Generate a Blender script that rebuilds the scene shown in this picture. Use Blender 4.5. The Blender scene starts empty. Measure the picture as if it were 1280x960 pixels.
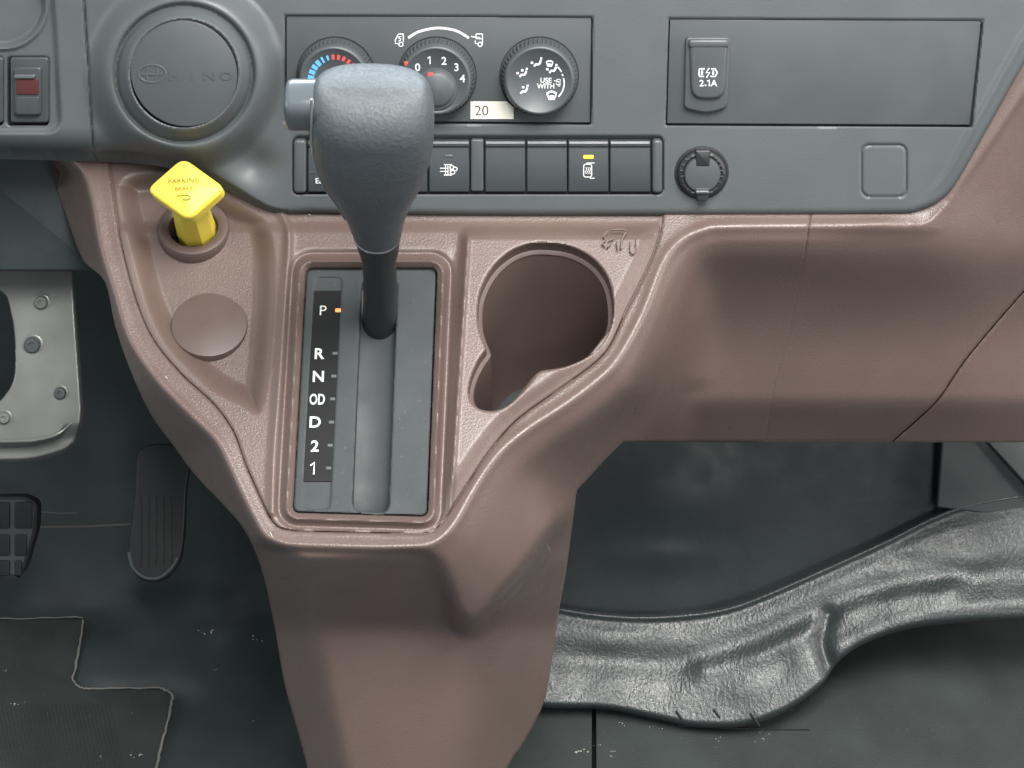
import bpy, math
import numpy as np
from mathutils import Vector

# ------------------------------------------------------------------ camera, world, light, exposure
S = 0.0005            # metres per unit; a unit is one photograph pixel at the dashboard's distance
H = 2400.0            # camera distance in units
TH = math.radians(45) # camera pitch
Z0 = 0.4285
XA = np.array([1.0, 0, 0]); VA = np.array([0, math.sin(TH), math.cos(TH)]); WA = np.array([0, -math.cos(TH), math.sin(TH)])

def world_pt(p):
    p = np.asarray(p, float)
    return S * (p[..., 0:1] * XA + p[..., 1:2] * VA + p[..., 2:3] * WA) + np.array([0, 0, Z0])

sc = bpy.context.scene
col = sc.collection
cam_data = bpy.data.cameras.new('camera'); cam = bpy.data.objects.new('camera', cam_data); col.objects.link(cam)
cam_data.sensor_width = 36; cam_data.lens = 36 * H / 1280; cam_data.clip_start = 0.01; cam_data.clip_end = 60
cam.location = world_pt((0, 0, H)); cam.rotation_euler = (TH, 0, 0)
sc.camera = cam

wd = bpy.data.worlds.new('World'); sc.world = wd; wd.use_nodes = True
bg = wd.node_tree.nodes['Background']; bg.inputs[0].default_value = (0.80, 0.93, 1.0, 1); bg.inputs[1].default_value = 0.25

def area(name, loc, target, sx, sy, power, color):
    l = bpy.data.lights.new(name, 'AREA'); l.shape = 'RECTANGLE'; l.size = sx; l.size_y = sy; l.energy = power; l.color = color
    o = bpy.data.objects.new(name, l); col.objects.link(o); o.location = loc
    o.rotation_euler = (Vector(target) - Vector(loc)).to_track_quat('-Z', 'Y').to_euler()
    return o
area('windscreen_light', (0.0, 1.15, 1.35), (0, 0.0, 0.4), 1.7, 0.6, 42, (0.86, 0.95, 1.0))
area('roof_side_light', (0.25, -0.28, 1.75), (0, 0.05, 0.4), 1.0, 0.6, 43, (1.0, 0.98, 0.95))
area('added_highlight_light', (0.35, -1.35, 1.55), (0, 0.0, 0.4), 0.30, 0.14, 4.5, (1.0, 0.98, 0.95))  # small lamp added behind the camera to raise highlights on ridges and knob
area('right_window_light', (1.35, -0.25, 0.95), (0, 0.0, 0.4), 0.9, 0.7, 12, (1.0, 0.95, 0.9))
area('left_window_light', (-1.35, -0.1, 1.0), (0, 0.0, 0.4), 0.9, 0.7, 5, (0.88, 0.95, 1.0))

sc.cycles.max_bounces = 4; sc.cycles.diffuse_bounces = 3; sc.cycles.glossy_bounces = 2; sc.cycles.caustics_reflective = False; sc.cycles.caustics_refractive = False
sc.view_settings.view_transform = 'Standard'; sc.view_settings.look = 'None'
sc.view_settings.exposure = 0.1; sc.view_settings.gamma = 1.0; sc.view_settings.use_curve_mapping = False

# ------------------------------------------------------------------ materials
def material(name, rgb, rough=0.5, spec=0.5, metal=0.0, grain=900.0, bump=0.25, var=0.10, kind='noise', emit=None, wrinkle=None, rough_var=0.08, dust=0.0, coat=0.0):
    m = bpy.data.materials.new(name); m.use_nodes = True
    nt = m.node_tree; N = nt.nodes; L = nt.links; b = N['Principled BSDF']
    tc = N.new('ShaderNodeTexCoord')
    b.inputs['Roughness'].default_value = rough; b.inputs['Metallic'].default_value = metal
    b.inputs['Specular IOR Level'].default_value = spec
    b.inputs['Coat Weight'].default_value = coat
    n1 = N.new('ShaderNodeTexNoise'); n1.inputs['Scale'].default_value = 14; n1.inputs['Detail'].default_value = 6
    L.new(tc.outputs['Object'], n1.inputs['Vector'])
    mr = N.new('ShaderNodeMapRange'); mr.inputs['From Min'].default_value = 0.3; mr.inputs['From Max'].default_value = 0.7
    mr.inputs['To Min'].default_value = 1 - var; mr.inputs['To Max'].default_value = 1 + var
    L.new(n1.outputs['Fac'], mr.inputs['Value'])
    hs = N.new('ShaderNodeHueSaturation'); hs.inputs['Color'].default_value = (*rgb, 1)
    L.new(mr.outputs[0], hs.inputs['Value'])
    out = hs.outputs[0]
    if dust > 0:
        nd = N.new('ShaderNodeTexNoise'); nd.inputs['Scale'].default_value = 420; nd.inputs['Detail'].default_value = 3
        L.new(tc.outputs['Object'], nd.inputs['Vector'])
        rd = N.new('ShaderNodeMapRange'); rd.inputs['From Min'].default_value = 0.66; rd.inputs['From Max'].default_value = 0.76
        rd.inputs['To Max'].default_value = dust; L.new(nd.outputs['Fac'], rd.inputs['Value'])
        mx = N.new('ShaderNodeMix'); mx.data_type = 'RGBA'; L.new(rd.outputs[0], mx.inputs[0]); L.new(out, mx.inputs[6])
        mx.inputs[7].default_value = (0.45, 0.43, 0.38, 1); out = mx.outputs[2]
    L.new(out, b.inputs['Base Color'])
    rr = N.new('ShaderNodeMapRange'); rr.inputs['From Min'].default_value = 0.3; rr.inputs['From Max'].default_value = 0.7
    rr.inputs['To Min'].default_value = rough - rough_var; rr.inputs['To Max'].default_value = rough + rough_var
    n2 = N.new('ShaderNodeTexNoise'); n2.inputs['Scale'].default_value = 45; n2.inputs['Detail'].default_value = 5
    L.new(tc.outputs['Object'], n2.inputs['Vector']); L.new(n2.outputs['Fac'], rr.inputs['Value']); L.new(rr.outputs[0], b.inputs['Roughness'])
    if bump > 0:
        if kind == 'noise':
            g = N.new('ShaderNodeTexNoise'); g.inputs['Scale'].default_value = grain; g.inputs['Detail'].default_value = 2; go = g.outputs['Fac']
        else:
            g = N.new('ShaderNodeTexVoronoi'); g.feature = 'SMOOTH_F1'; g.inputs['Scale'].default_value = grain; go = g.outputs['Distance']
            nn = N.new('ShaderNodeTexNoise'); nn.inputs['Scale'].default_value = grain * 0.5; nn.inputs['Detail'].default_value = 2
            va = N.new('ShaderNodeVectorMath'); va.operation = 'MULTIPLY_ADD'; L.new(nn.outputs['Color'], va.inputs[0])
            va.inputs[1].default_value = (1.6 / grain,) * 3; L.new(tc.outputs['Object'], va.inputs[2]); L.new(va.outputs[0], g.inputs['Vector'])
        if kind == 'noise': L.new(tc.outputs['Object'], g.inputs['Vector'])
        bp = N.new('ShaderNodeBump'); bp.inputs['Strength'].default_value = bump; bp.inputs['Distance'].default_value = 0.0006
        L.new(go, bp.inputs['Height']); last = bp
        if wrinkle:
            sc_, st_, stretch = wrinkle
            mp = N.new('ShaderNodeMapping'); mp.inputs['Scale'].default_value = stretch; L.new(tc.outputs['Object'], mp.inputs['Vector'])
            w = N.new('ShaderNodeTexNoise'); w.inputs['Scale'].default_value = sc_; w.inputs['Detail'].default_value = 3; w.inputs['Distortion'].default_value = 1.4
            L.new(mp.outputs[0], w.inputs['Vector'])
            b2 = N.new('ShaderNodeBump'); b2.inputs['Strength'].default_value = st_; b2.inputs['Distance'].default_value = 0.002
            L.new(w.outputs['Fac'], b2.inputs['Height']); L.new(bp.outputs[0], b2.inputs['Normal']); last = b2
        L.new(last.outputs[0], b.inputs['Normal'])
    if emit:
        b.inputs['Emission Color'].default_value = (*emit[0], 1); b.inputs['Emission Strength'].default_value = emit[1]
    return m

M = {
 'grey': material('dark_grey_grained_plastic', (0.078, 0.088, 0.091), 0.44, 0.45, grain=1500, bump=0.22, var=0.05),
 'greyface': material('smooth_grey_plastic', (0.064, 0.072, 0.075), 0.40, 0.45, grain=1800, bump=0.12, var=0.05),
 'dial': material('dial_grey_plastic', (0.058, 0.067, 0.071), 0.44, 0.5, grain=1800, bump=0.08, var=0.05),
 'switch': material('switch_charcoal_plastic', (0.046, 0.054, 0.057), 0.38, 0.5, grain=1700, bump=0.10, var=0.05),
 'dark': material('black_plastic', (0.018, 0.021, 0.022), 0.45, 0.5, bump=0.1),
 'gap': material('gap_black', (0.026, 0.030, 0.031), 0.7, 0.2, bump=0),
 'brown': material('brown_grained_plastic', (0.116, 0.081, 0.070), 0.33, 0.55, grain=1000, bump=0.28, var=0.08, kind='voronoi', dust=0.03),
 'brownsmooth': material('brown_smooth_plastic', (0.096, 0.068, 0.060), 0.42, 0.45, grain=1500, bump=0.15, var=0.05),
 'plate': material('slate_grey_plastic', (0.043, 0.050, 0.052), 0.58, 0.28, grain=1700, bump=0.15, var=0.05, dust=0.10),
 'slide': material('dark_slide_plastic', (0.036, 0.043, 0.045), 0.5, 0.3, bump=0.1),
 'strip': material('glossy_black_strip', (0.010, 0.011, 0.011), 0.45, 0.15, bump=0),
 'knob': material('grained_grey_leatherette', (0.070, 0.084, 0.093), 0.36, 0.55, grain=520, bump=0.6, var=0.06, kind='voronoi', wrinkle=(330, 0.08, (1, 1, 1))),
 'rubber': material('black_rubber', (0.024, 0.029, 0.031), 0.40, 0.45, bump=0.08, grain=1500),
 'button': material('lever_button_plastic', (0.085, 0.1, 0.11), 0.26, 0.6, bump=0.04),
 'seamlight': material('pale_parting_line', (0.22, 0.26, 0.28), 0.35, 0.5, bump=0),
 'chrome': material('thin_chrome', (0.7, 0.72, 0.74), 0.2, 0.5, metal=1.0, bump=0),
 'yellow': material('yellow_plastic', (0.78, 0.62, 0.07), 0.42, 0.5, bump=0.05, var=0.03),
 'yellowdark': material('worn_print_on_yellow', (0.20, 0.15, 0.02), 0.5, 0.4, bump=0),
 'white': material('white_print', (0.60, 0.63, 0.62), 0.5, 0.3, bump=0, var=0.02),
 'blue': material('blue_print', (0.10, 0.36, 0.72), 0.5, 0.3, bump=0, var=0.02),
 'red': material('red_print', (0.50, 0.07, 0.06), 0.5, 0.3, bump=0, var=0.02),
 'mark': material('dim_grey_print', (0.09, 0.10, 0.10), 0.5, 0.3, bump=0),
 'sticker': material('cream_sticker_paper', (0.70, 0.67, 0.58), 0.6, 0.3, bump=0.05, var=0.03),
 'ink': material('dark_ink', (0.07, 0.065, 0.055), 0.6, 0.3, bump=0),
 'amber': material('amber_lamp', (0.9, 0.5, 0.05), 0.4, 0.5, bump=0, emit=((1.0, 0.45, 0.02), 1.0)),
 'orange': material('orange_lamp', (0.9, 0.3, 0.1), 0.4, 0.5, bump=0, emit=((1.0, 0.24, 0.07), 0.9)),
 'redlens': material('dull_red_lens', (0.07, 0.02, 0.02), 0.4, 0.4, bump=0),
 'metal': material('dark_painted_steel', (0.17, 0.175, 0.165), 0.40, 0.5, metal=0.3, grain=300, bump=0.05, var=0.18, dust=0.12),
 'edge': material('bare_worn_steel_edge', (0.30, 0.30, 0.27), 0.38, 0.5, metal=0.6, bump=0.05),
 'bolt': material('zinc_bolt', (0.11, 0.12, 0.12), 0.35, 0.5, metal=0.5, bump=0.05),
 'vinyl': material('black_embossed_vinyl', (0.033, 0.040, 0.040), 0.32, 0.65, grain=420, bump=0.5, var=0.12, kind='voronoi', wrinkle=(230, 0.22, (1.3, 0.6, 0.6)), dust=0.05),
 'floor': material('black_floor_rubber', (0.029, 0.039, 0.039), 0.55, 0.35, grain=500, bump=0.3, var=0.25, dust=0.05, wrinkle=(30, 0.10, (1, 1, 1))),
 'mat': material('ribbed_black_mat', (0.031, 0.038, 0.037), 0.6, 0.3, grain=700, bump=0.5, var=0.25, dust=0.10),
 'wall': material('black_trim_panel', (0.027, 0.036, 0.037), 0.42, 0.4, grain=900, bump=0.15, var=0.15, wrinkle=(14, 0.25, (1, 1, 1))),
 'seam': material('dusty_welt_edge', (0.17, 0.17, 0.15), 0.7, 0.2, bump=0.2, var=0.3),
 'trim': material('grey_side_trim', (0.055, 0.064, 0.064), 0.5, 0.4, bump=0.15),
 'speck': material('dust_crumb', (0.55, 0.55, 0.46), 0.8, 0.2, bump=0),
 'pedal': material('pedal_rubber', (0.016, 0.019, 0.019), 0.5, 0.4, bump=0.2, grain=700),
 'pedalgrid': material('worn_pedal_groove', (0.07, 0.08, 0.08), 0.45, 0.4, metal=0.3, bump=0.1),
}

# ------------------------------------------------------------------ geometry helpers
def cam_pt(px, py, w):
    px = np.asarray(px, float); py = np.asarray(py, float); w = np.asarray(w, float)
    k = (H - w) / H
    return np.stack([(px - 640) * k, (480 - py) * k, w + 0 * k], -1)

class Frame:
    """a plane in the place: origin, right, up, normal"""
    def __init__(s, O, tilt=0.0, yaw=0.0, roll=0.0):
        a = math.radians(tilt); y = math.radians(yaw); r = math.radians(roll)
        s.O = np.asarray(O, float)
        U = np.array([math.cos(y), 0, -math.sin(y)]); N = np.array([math.sin(y) * math.cos(a), math.sin(a), math.cos(y) * math.cos(a)])
        V = np.cross(N, U)
        s.U = U * math.cos(r) + V * math.sin(r); s.V = -U * math.sin(r) + V * math.cos(r); s.N = N
    def base(s, px, py):
        # meet the sight line through a pixel with the plane
        d = np.stack([(np.asarray(px, float) - 640) / H, (480 - np.asarray(py, float)) / H, -np.ones(np.broadcast(px, py).shape)], -1)
        c = np.array([0, 0, H]); t = ((s.O - c) @ s.N) / (d @ s.N)
        return c + d * t[..., None]
    def pt(s, px, py, n=0.0):
        return s.base(px, py) + np.asarray(n, float)[..., None] * s.N
    def ab(s, px, py):
        p = s.base(px, py) - s.O
        return p @ s.U, p @ s.V
    def loc(s, a, b, n):
        a = np.asarray(a, float)[..., None]; b = np.asarray(b, float)[..., None]; n = np.asarray(n, float)[..., None]
        return s.O + a * s.U + b * s.V + n * s.N
    def w(s, px, py):
        return s.base(px, py)[..., 2]

BASE = {}
def thing(name, label, cat, at, group=None, kind=None):
    o = bpy.data.objects.new(name, None); col.objects.link(o); o.empty_display_size = 0.01
    o.location = world_pt(at); BASE[o.name] = np.array(o.location)
    o['label'] = label; o['category'] = cat
    if group: o['group'] = group
    if kind: o['kind'] = kind
    return o

def mk(name, P, faces, mat, parent=None, angle=38, label=None, cat=None, kind=None, group=None):
    V = world_pt(np.asarray(P, float).reshape(-1, 3))
    me = bpy.data.meshes.new(name)
    if parent is not None:
        off = BASE[parent.name]
    else:
        off = np.array([V[:, 0].mean(), V[:, 1].mean(), V[:, 2].min()])
    V = V - off
    if isinstance(faces, np.ndarray): faces = faces.tolist()
    me.from_pydata(V.tolist(), [], faces)
    me.polygons.foreach_set('use_smooth', [True] * len(me.polygons))
    if angle < 180: me.set_sharp_from_angle(angle=math.radians(angle))
    for m in (mat if isinstance(mat, (list, tuple)) else [mat]): me.materials.append(m)
    o = bpy.data.objects.new(name, me); col.objects.link(o)
    if parent is not None: o.parent = parent; BASE[o.name] = BASE[parent.name]
    else: o.location = off; BASE[o.name] = off
    if label: o['label'] = label
    if cat: o['category'] = cat
    if kind: o['kind'] = kind
    if group: o['group'] = group
    return o

def smooth(t, a=0.0, b=1.0):
    t = np.clip((t - a) / (b - a), 0, 1); return t * t * (3 - 2 * t)

def spline(pts, n=6, closed=False):
    P = np.asarray(pts, float); m = len(P); out = []
    for i in range(m if closed else m - 1):
        if closed: p0, p1, p2, p3 = P[i - 1], P[i], P[(i + 1) % m], P[(i + 2) % m]
        else: p0, p1, p2, p3 = P[max(i - 1, 0)], P[i], P[i + 1], P[min(i + 2, m - 1)]
        for j in range(n):
            t = j / n
            out.append(0.5 * ((2 * p1) + (-p0 + p2) * t + (2 * p0 - 5 * p1 + 4 * p2 - p3) * t * t + (-p0 + 3 * p1 - 3 * p2 + p3) * t ** 3))
    if not closed: out.append(P[-1])
    return np.array(out)

def seg_dist(X, Y, poly, closed):
    P = np.asarray(poly, float); n = len(P); best = np.full(X.shape, 1e9); qx = np.zeros(X.shape); qy = np.zeros(X.shape)
    for i in range(n if closed else n - 1):
        a = P[i]; b = P[(i + 1) % n]; d = b - a; L = d @ d
        if L == 0: continue
        t = np.clip(((X - a[0]) * d[0] + (Y - a[1]) * d[1]) / L, 0, 1)
        cx = a[0] + t * d[0]; cy = a[1] + t * d[1]
        r = (X - cx) ** 2 + (Y - cy) ** 2; k = r < best
        best = np.where(k, r, best); qx = np.where(k, cx, qx); qy = np.where(k, cy, qy)
    return np.sqrt(best), qx, qy

def inside(X, Y, poly):
    P = np.asarray(poly, float); c = np.zeros(X.shape, bool); n = len(P)
    for i in range(n):
        x1, y1 = P[i]; x2, y2 = P[i - 1]
        if y1 == y2: continue
        c ^= ((y1 > Y) != (y2 > Y)) & (X < (x2 - x1) * (Y - y1) / (y2 - y1) + x1)
    return c

def sdf(X, Y, poly):   # positive inside
    d, _, _ = seg_dist(X, Y, poly, True)
    return np.where(inside(X, Y, poly), d, -d)

def rrect(x0, y0, x1, y1, r, n=5):
    out = []
    for cx, cy, a0 in ((x1 - r, y0 + r, -90), (x1 - r, y1 - r, 0), (x0 + r, y1 - r, 90), (x0 + r, y0 + r, 180)):
        for j in range(n + 1):
            a = math.radians(a0 + 90 * j / n); out.append((cx + r * math.cos(a), cy + r * math.sin(a)))
    return np.array(out)

def round_poly(pts, r, n=5):
    P = np.asarray(pts, float); m = len(P); out = []; r = r if hasattr(r, '__len__') else [r] * m
    for i in range(m):
        a, b, c = P[i - 1], P[i], P[(i + 1) % m]
        u = (a - b) / np.linalg.norm(a - b); v = (c - b) / np.linalg.norm(c - b)
        p0 = b + u * r[i]; p1 = b + v * r[i]
        for j in range(n + 1):
            t = j / n; out.append((1 - t) ** 2 * p0 + 2 * t * (1 - t) * b + t * t * p1)
    return np.array(out)

def ellipse(cx, cy, rx, ry, n=48):
    a = np.linspace(0, 2 * math.pi, n, endpoint=False)
    return np.stack([cx + rx * np.cos(a), cy + ry * np.sin(a)], 1)

def prism(name, fr, outline, n0, n1, mat, parent=None, bevel=2.0, segs=3, dome=0.0, local=False, **kw):
    """solid with a rounded front edge: outline (photo pixels on the frame's plane, or local a,b) from n0 up to n1"""
    o = np.asarray(outline, float)
    if local: a, b = o[:, 0], o[:, 1]
    else: a, b = fr.ab(o[:, 0], o[:, 1])
    P = np.stack([a, b], 1)
    ar = 0.5 * np.sum(P[:, 0] * np.roll(P[:, 1], -1) - np.roll(P[:, 0], -1) * P[:, 1])
    if ar < 0: P = P[::-1]
    e = np.roll(P, -1, 0) - P; e /= np.linalg.norm(e, axis=1)[:, None] + 1e-9
    nrm = np.stack([-e[:, 1], e[:, 0]], 1); vn = nrm + np.roll(nrm, 1, 0)
    vn /= np.maximum((np.sum(vn * nrm, 1))[:, None], 0.35)
    n = len(P); rings = [(P, n0)]
    for j in range(segs + 1):
        t = j / segs * math.pi / 2
        rings.append((P + vn * bevel * (1 - math.cos(t)), n1 - bevel + bevel * math.sin(t)))
    c = rings[-1][0].mean(0)
    if dome:
        for q in (0.75, 0.5, 0.25):
            rings.append((c + (rings[segs + 1][0] - c) * q, n1 + dome * (1 - q * q)))
    V = []; F = []
    for Q, h in rings: V.append(fr.loc(Q[:, 0], Q[:, 1], np.full(n, h)))
    V = np.concatenate(V)
    for r in range(len(rings) - 1):
        for i in range(n):
            j = (i + 1) % n; F.append((r * n + i, r * n + j, (r + 1) * n + j, (r + 1) * n + i))
    k = (len(rings) - 1) * n
    if dome:
        V = np.vstack([V, fr.loc(c[0], c[1], n1 + dome)[None]]); 
        for i in range(n): F.append((k + i, k + (i + 1) % n, len(V) - 1))
    else: F.append(tuple(range(k, k + n)))
    F.append(tuple(range(n - 1, -1, -1)))
    return mk(name, V, F, mat, parent, **kw)

def lathe(name, fr, cx, cy, prof, mat, parent=None, n=64, tooth=None, cap=True, **kw):
    """turned solid about the frame's normal, centre at local (cx, cy); prof = [(radius, height)]"""
    V = []; F = []
    A = np.linspace(0, 2 * math.pi, n, endpoint=False)
    for k, (r, h) in enumerate(prof):
        rr = np.full(n, float(r))
        if tooth and tooth[0] <= k <= tooth[1]: rr = rr - tooth[2] * (np.arange(n) % 4 >= 2)
        V.append(fr.loc(cx + rr * np.cos(A), cy + rr * np.sin(A), np.full(n, float(h))))
    for r in range(len(prof) - 1):
        for i in range(n):
            j = (i + 1) % n; F.append((r * n + i, r * n + j, (r + 1) * n + j, (r + 1) * n + i))
    if cap: F.append(tuple(range((len(prof) - 1) * n, len(prof) * n)))
    return mk(name, np.concatenate(V), F, mat, parent, **kw)

def loft(name, rings, mat, parent=None, cap0=False, cap1=False, closed=True, **kw):
    n = len(rings[0]); V = np.concatenate([np.asarray(r, float) for r in rings]); F = []
    for r in range(len(rings) - 1):
        for i in range(n if closed else n - 1):
            j = (i + 1) % n; F.append((r * n + i, r * n + j, (r + 1) * n + j, (r + 1) * n + i))
    if cap0: F.append(tuple(range(n - 1, -1, -1)))
    if cap1: F.append(tuple(range((len(rings) - 1) * n, len(rings) * n)))
    return mk(name, V, F, mat, parent, **kw)

def tube(name, pts, r, mat, parent=None, n=8, **kw):
    P = np.asarray(pts, float); R = r if hasattr(r, '__len__') else [r] * len(P); rings = []
    A = np.linspace(0, 2 * math.pi, n, endpoint=False)
    for i in range(len(P)):
        t = P[min(i + 1, len(P) - 1)] - P[max(i - 1, 0)]; t /= np.linalg.norm(t) + 1e-9
        u = np.cross(t, [0, 0.3, 1]); u /= np.linalg.norm(u) + 1e-9; v = np.cross(t, u)
        rings.append(P[i] + R[i] * (np.cos(A)[:, None] * u + np.sin(A)[:, None] * v))
    return loft(name, rings, mat, parent, True, True, **kw)

def strokes(name, fr, lines, n, mat, parent=None, thick=0.0, **kw):
    """flat print: ribbons (polyline in photo pixels, width)"""
    V = []; F = []; k = 0; lift = 0.0
    for pts, wd_ in lines:
        pts = np.asarray(pts, float); a, b = fr.ab(pts[:, 0], pts[:, 1]); P = np.stack([a, b], 1)
        closed = np.allclose(P[0], P[-1]); t = np.zeros_like(P)
        t[:-1] += np.diff(P, axis=0) / (np.linalg.norm(np.diff(P, axis=0), axis=1)[:, None] + 1e-9)
        t[1:] += np.diff(P, axis=0) / (np.linalg.norm(np.diff(P, axis=0), axis=1)[:, None] + 1e-9)
        if closed: t[0] = t[-1] = t[0] + t[-1]
        t /= np.linalg.norm(t, axis=1)[:, None] + 1e-9
        nn = np.stack([-t[:, 1], t[:, 0]], 1) * wd_ / 2
        lift += 0.05; m = len(P)
        V.append(fr.loc(P[:, 0] + nn[:, 0], P[:, 1] + nn[:, 1], np.full(m, n + lift + thick)))
        V.append(fr.loc(P[:, 0] - nn[:, 0], P[:, 1] - nn[:, 1], np.full(m, n + lift + thick)))
        for i in range(m - 1): F.append((k + i, k + m + i, k + m + i + 1, k + i + 1))
        if thick:
            V.append(fr.loc(P[:, 0] + nn[:, 0] * 1.7, P[:, 1] + nn[:, 1] * 1.7, np.full(m, n)))
            V.append(fr.loc(P[:, 0] - nn[:, 0] * 1.7, P[:, 1] - nn[:, 1] * 1.7, np.full(m, n)))
            for i in range(m - 1):
                F.append((k + 2 * m + i, k + i, k + i + 1, k + 2 * m + i + 1)); F.append((k + m + i, k + 3 * m + i, k + 3 * m + i + 1, k + m + i + 1))
            k += 2 * m
        k += 2 * m
    return mk(name, np.concatenate(V), F, mat, parent, **kw)

_tx = {}
def text(name, s, fr, px, py, hgt, n, mat, parent, bold=0.0, sx=1.0, thick=0.0, rot=0.0, **kw):
    key = (s, bold, thick > 0)
    if key not in _tx:
        c = bpy.data.curves.new('t', 'FONT'); c.body = s; c.align_x = 'CENTER'; c.offset = bold; c.resolution_u = 4
        if thick: c.extrude = 0.5
        o = bpy.data.objects.new('t', c); col.objects.link(o); dg = bpy.context.evaluated_depsgraph_get(); dg.update()
        me = bpy.data.meshes.new_from_object(o.evaluated_get(dg))
        V = np.array([v.co[:] for v in me.vertices]); Fc = [tuple(p.vertices) for p in me.polygons]
        bpy.data.objects.remove(o); bpy.data.curves.remove(c); bpy.data.meshes.remove(me); _tx[key] = (V, Fc)
    V, Fc = _tx[key]; V = V.copy()
    mid = (V[:, 0].min() + V[:, 0].max()) / 2; yl, yh = V[:, 1].min(), V[:, 1].max()
    k = hgt / (yh - yl); a0, b0 = fr.ab(px, py)
    x = (V[:, 0] - mid) * k * sx; y = (V[:, 1] - (yl + yh) / 2) * k; r = math.radians(rot)
    h = n + (V[:, 2] + 0.5) * thick if thick else np.full(len(V), n)
    return mk(name, fr.loc(a0 + x * math.cos(r) - y * math.sin(r), b0 + x * math.sin(r) + y * math.cos(r), h), Fc, mat, parent, **kw)

def blur(A, s):
    r = int(3 * s + 1); k = np.exp(-np.arange(-r, r + 1) ** 2 / (2 * s * s)); k /= k.sum()
    B = np.pad(A, r, mode='edge')
    B = sum(k[i] * B[:, i:i + A.shape[1]] for i in range(2 * r + 1))
    return sum(k[i] * B[i:i + A.shape[0], :] for i in range(2 * r + 1))

def sheet(name, box, cell, mask, height, mat, parent=None, rnd=3.0, skirt=(0, -30, -30), **kw):
    """moulded sheet: cut to mask(X,Y)>0 with a rolled edge and a turned-down skirt; height(X,Y) = distance toward the camera"""
    x0, y0, x1, y1 = box
    xs = np.arange(x0, x1 + cell, cell); ys = np.arange(y0, y1 + cell, cell); X, Y = np.meshgrid(xs, ys)
    s = mask(X, Y); W = height(X, Y)
    gy, gx = np.gradient(s, cell); gl = np.sqrt(gx * gx + gy * gy) + 1e-6
    near = (s > -0.75 * cell) & (s < 0.5 * cell)
    wy, wx = np.gradient(W, cell)
    dx = np.where(near, -s * gx / gl ** 2, 0); dy = np.where(near, -s * gy / gl ** 2, 0)
    dx = np.clip(dx, -cell, cell); dy = np.clip(dy, -cell, cell)
    W = W + wx * dx + wy * dy
    s2 = np.where(near, 0, s)
    if callable(rnd) or rnd > 0:
        rnd = rnd(X, Y) if callable(rnd) else rnd; q = np.clip(rnd - s2, 0, rnd); W = W - (rnd - np.sqrt(np.maximum(rnd * rnd - q * q, 0)))
    keep = s > -0.75 * cell
    idx = -np.ones(X.shape, int); idx[keep] = np.arange(keep.sum())
    P = cam_pt(X + dx, Y + dy, W)[keep]
    a, b, c, d = idx[:-1, :-1], idx[1:, :-1], idx[1:, 1:], idx[:-1, 1:]
    ok = np.stack([a, b, c, d]) >= 0; cnt = ok.sum(0)
    q4 = np.stack([a, b, c, d], -1)
    F = q4[cnt == 4].tolist()
    for tri in q4[cnt == 3].tolist(): F.append([t for t in tri if t >= 0])
    # drop border flaps lying wholly on the contour
    from collections import defaultdict
    ec = defaultdict(int)
    for f in F:
        for i in range(len(f)):
            e = (f[i], f[(i + 1) % len(f)]); ec[e] += 1
    bd = [e for e in ec if (e[1], e[0]) not in ec]
    sk = np.asarray(skirt, float); P = P.tolist(); nid = {}
    for u, v in bd:
        for t in (u, v):
            if t not in nid:
                nid[t] = len(P); P.append((np.array(P[t]) + sk).tolist())
    for u, v in bd: F.append([v, u, nid[u], nid[v]])
    used = sorted({i for f in F for i in f}); rm = {o: i for i, o in enumerate(used)}
    P = np.array(P)[used]; F = [[rm[i] for i in f] for f in F]
    return mk(name, P, F, mat, parent, **kw)

# frames of the place
D = Frame((0, 215, 0), tilt=-19.8)                 # dashboard face (its foot lies under the console edge)
C = Frame(cam_pt(460, 300, 8), tilt=24)            # console top
FL = Frame(cam_pt(640, 960, -610), tilt=45)        # level floor
SC_ = lambda X, Y: X + 0.048 * (Y - 335)            # the shift plate stands a little askew

# ------------------------------------------------------------------ outlines (photo pixels)
RIDGE = np.vstack([spline([(60, 120), (76, 190), (83, 195), (105, 215), (116, 250), (127, 311), (144, 368), (162, 425), (197, 477), (240, 521), (271, 552), (289, 587), (303, 618), (322, 655), (334, 672), (358, 682)], 4)[:-1],
                   spline([(358, 682), (467, 685), (530, 683), (556, 670), (572, 650), (597, 606), (626, 566), (662, 536), (705, 508), (744, 479), (773, 450), (805, 392), (829, 331), (850, 303), (880, 288), (920, 284), (1130, 281), (1175, 262), (1215, 215), (1290, 105), (1400, -60)], 4),
                   [(1500, -220), (60, -220)]])
GRV = np.vstack([spline([(136, 150), (136, 200), (141, 240), (152, 307), (170, 375), (192, 425), (227, 468), (267, 505), (292, 540), (306, 578), (322, 615), (338, 648), (350, 660), (370, 664)], 4)[:-1],
                 spline([(370, 664), (460, 666), (530, 667), (546, 660), (560, 643), (585, 604), (611, 565), (647, 524), (711, 478), (757, 440), (782, 389), (802, 350), (820, 308), (828, 271), (832, 200)], 4)])
BELLY = np.vstack([[(200, 100), (60, 100), (60, 700), (200, 690), (340, 686)], spline([(470, 690), (535, 692), (555, 727), (568, 768), (586, 784), (605, 775), (634, 743), (672, 697), (705, 645), (720, 612), (733, 632), (740, 680)], 4), [(750, 900), (1600, 900), (1600, -300), (200, -300)]])
OUT = np.vstack([[(66, 100)], spline([(66, 190), (70, 230), (86, 280), (104, 325), (131, 352), (144, 407), (162, 460), (188, 517), (219, 560), (245, 595), (280, 632), (305, 662), (326, 708), (342, 777), (355, 852), (372, 914), (384, 960), (404, 1060)], 4),
                 spline([(590, 1060), (634, 960), (655, 927), (680, 877), (692, 810), (700, 756), (709, 706), (721, 613)], 4), [(759, 572), (779, 552), (1110, 553), (1500, 553), (1500, -200), (66, -200)]])
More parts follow.
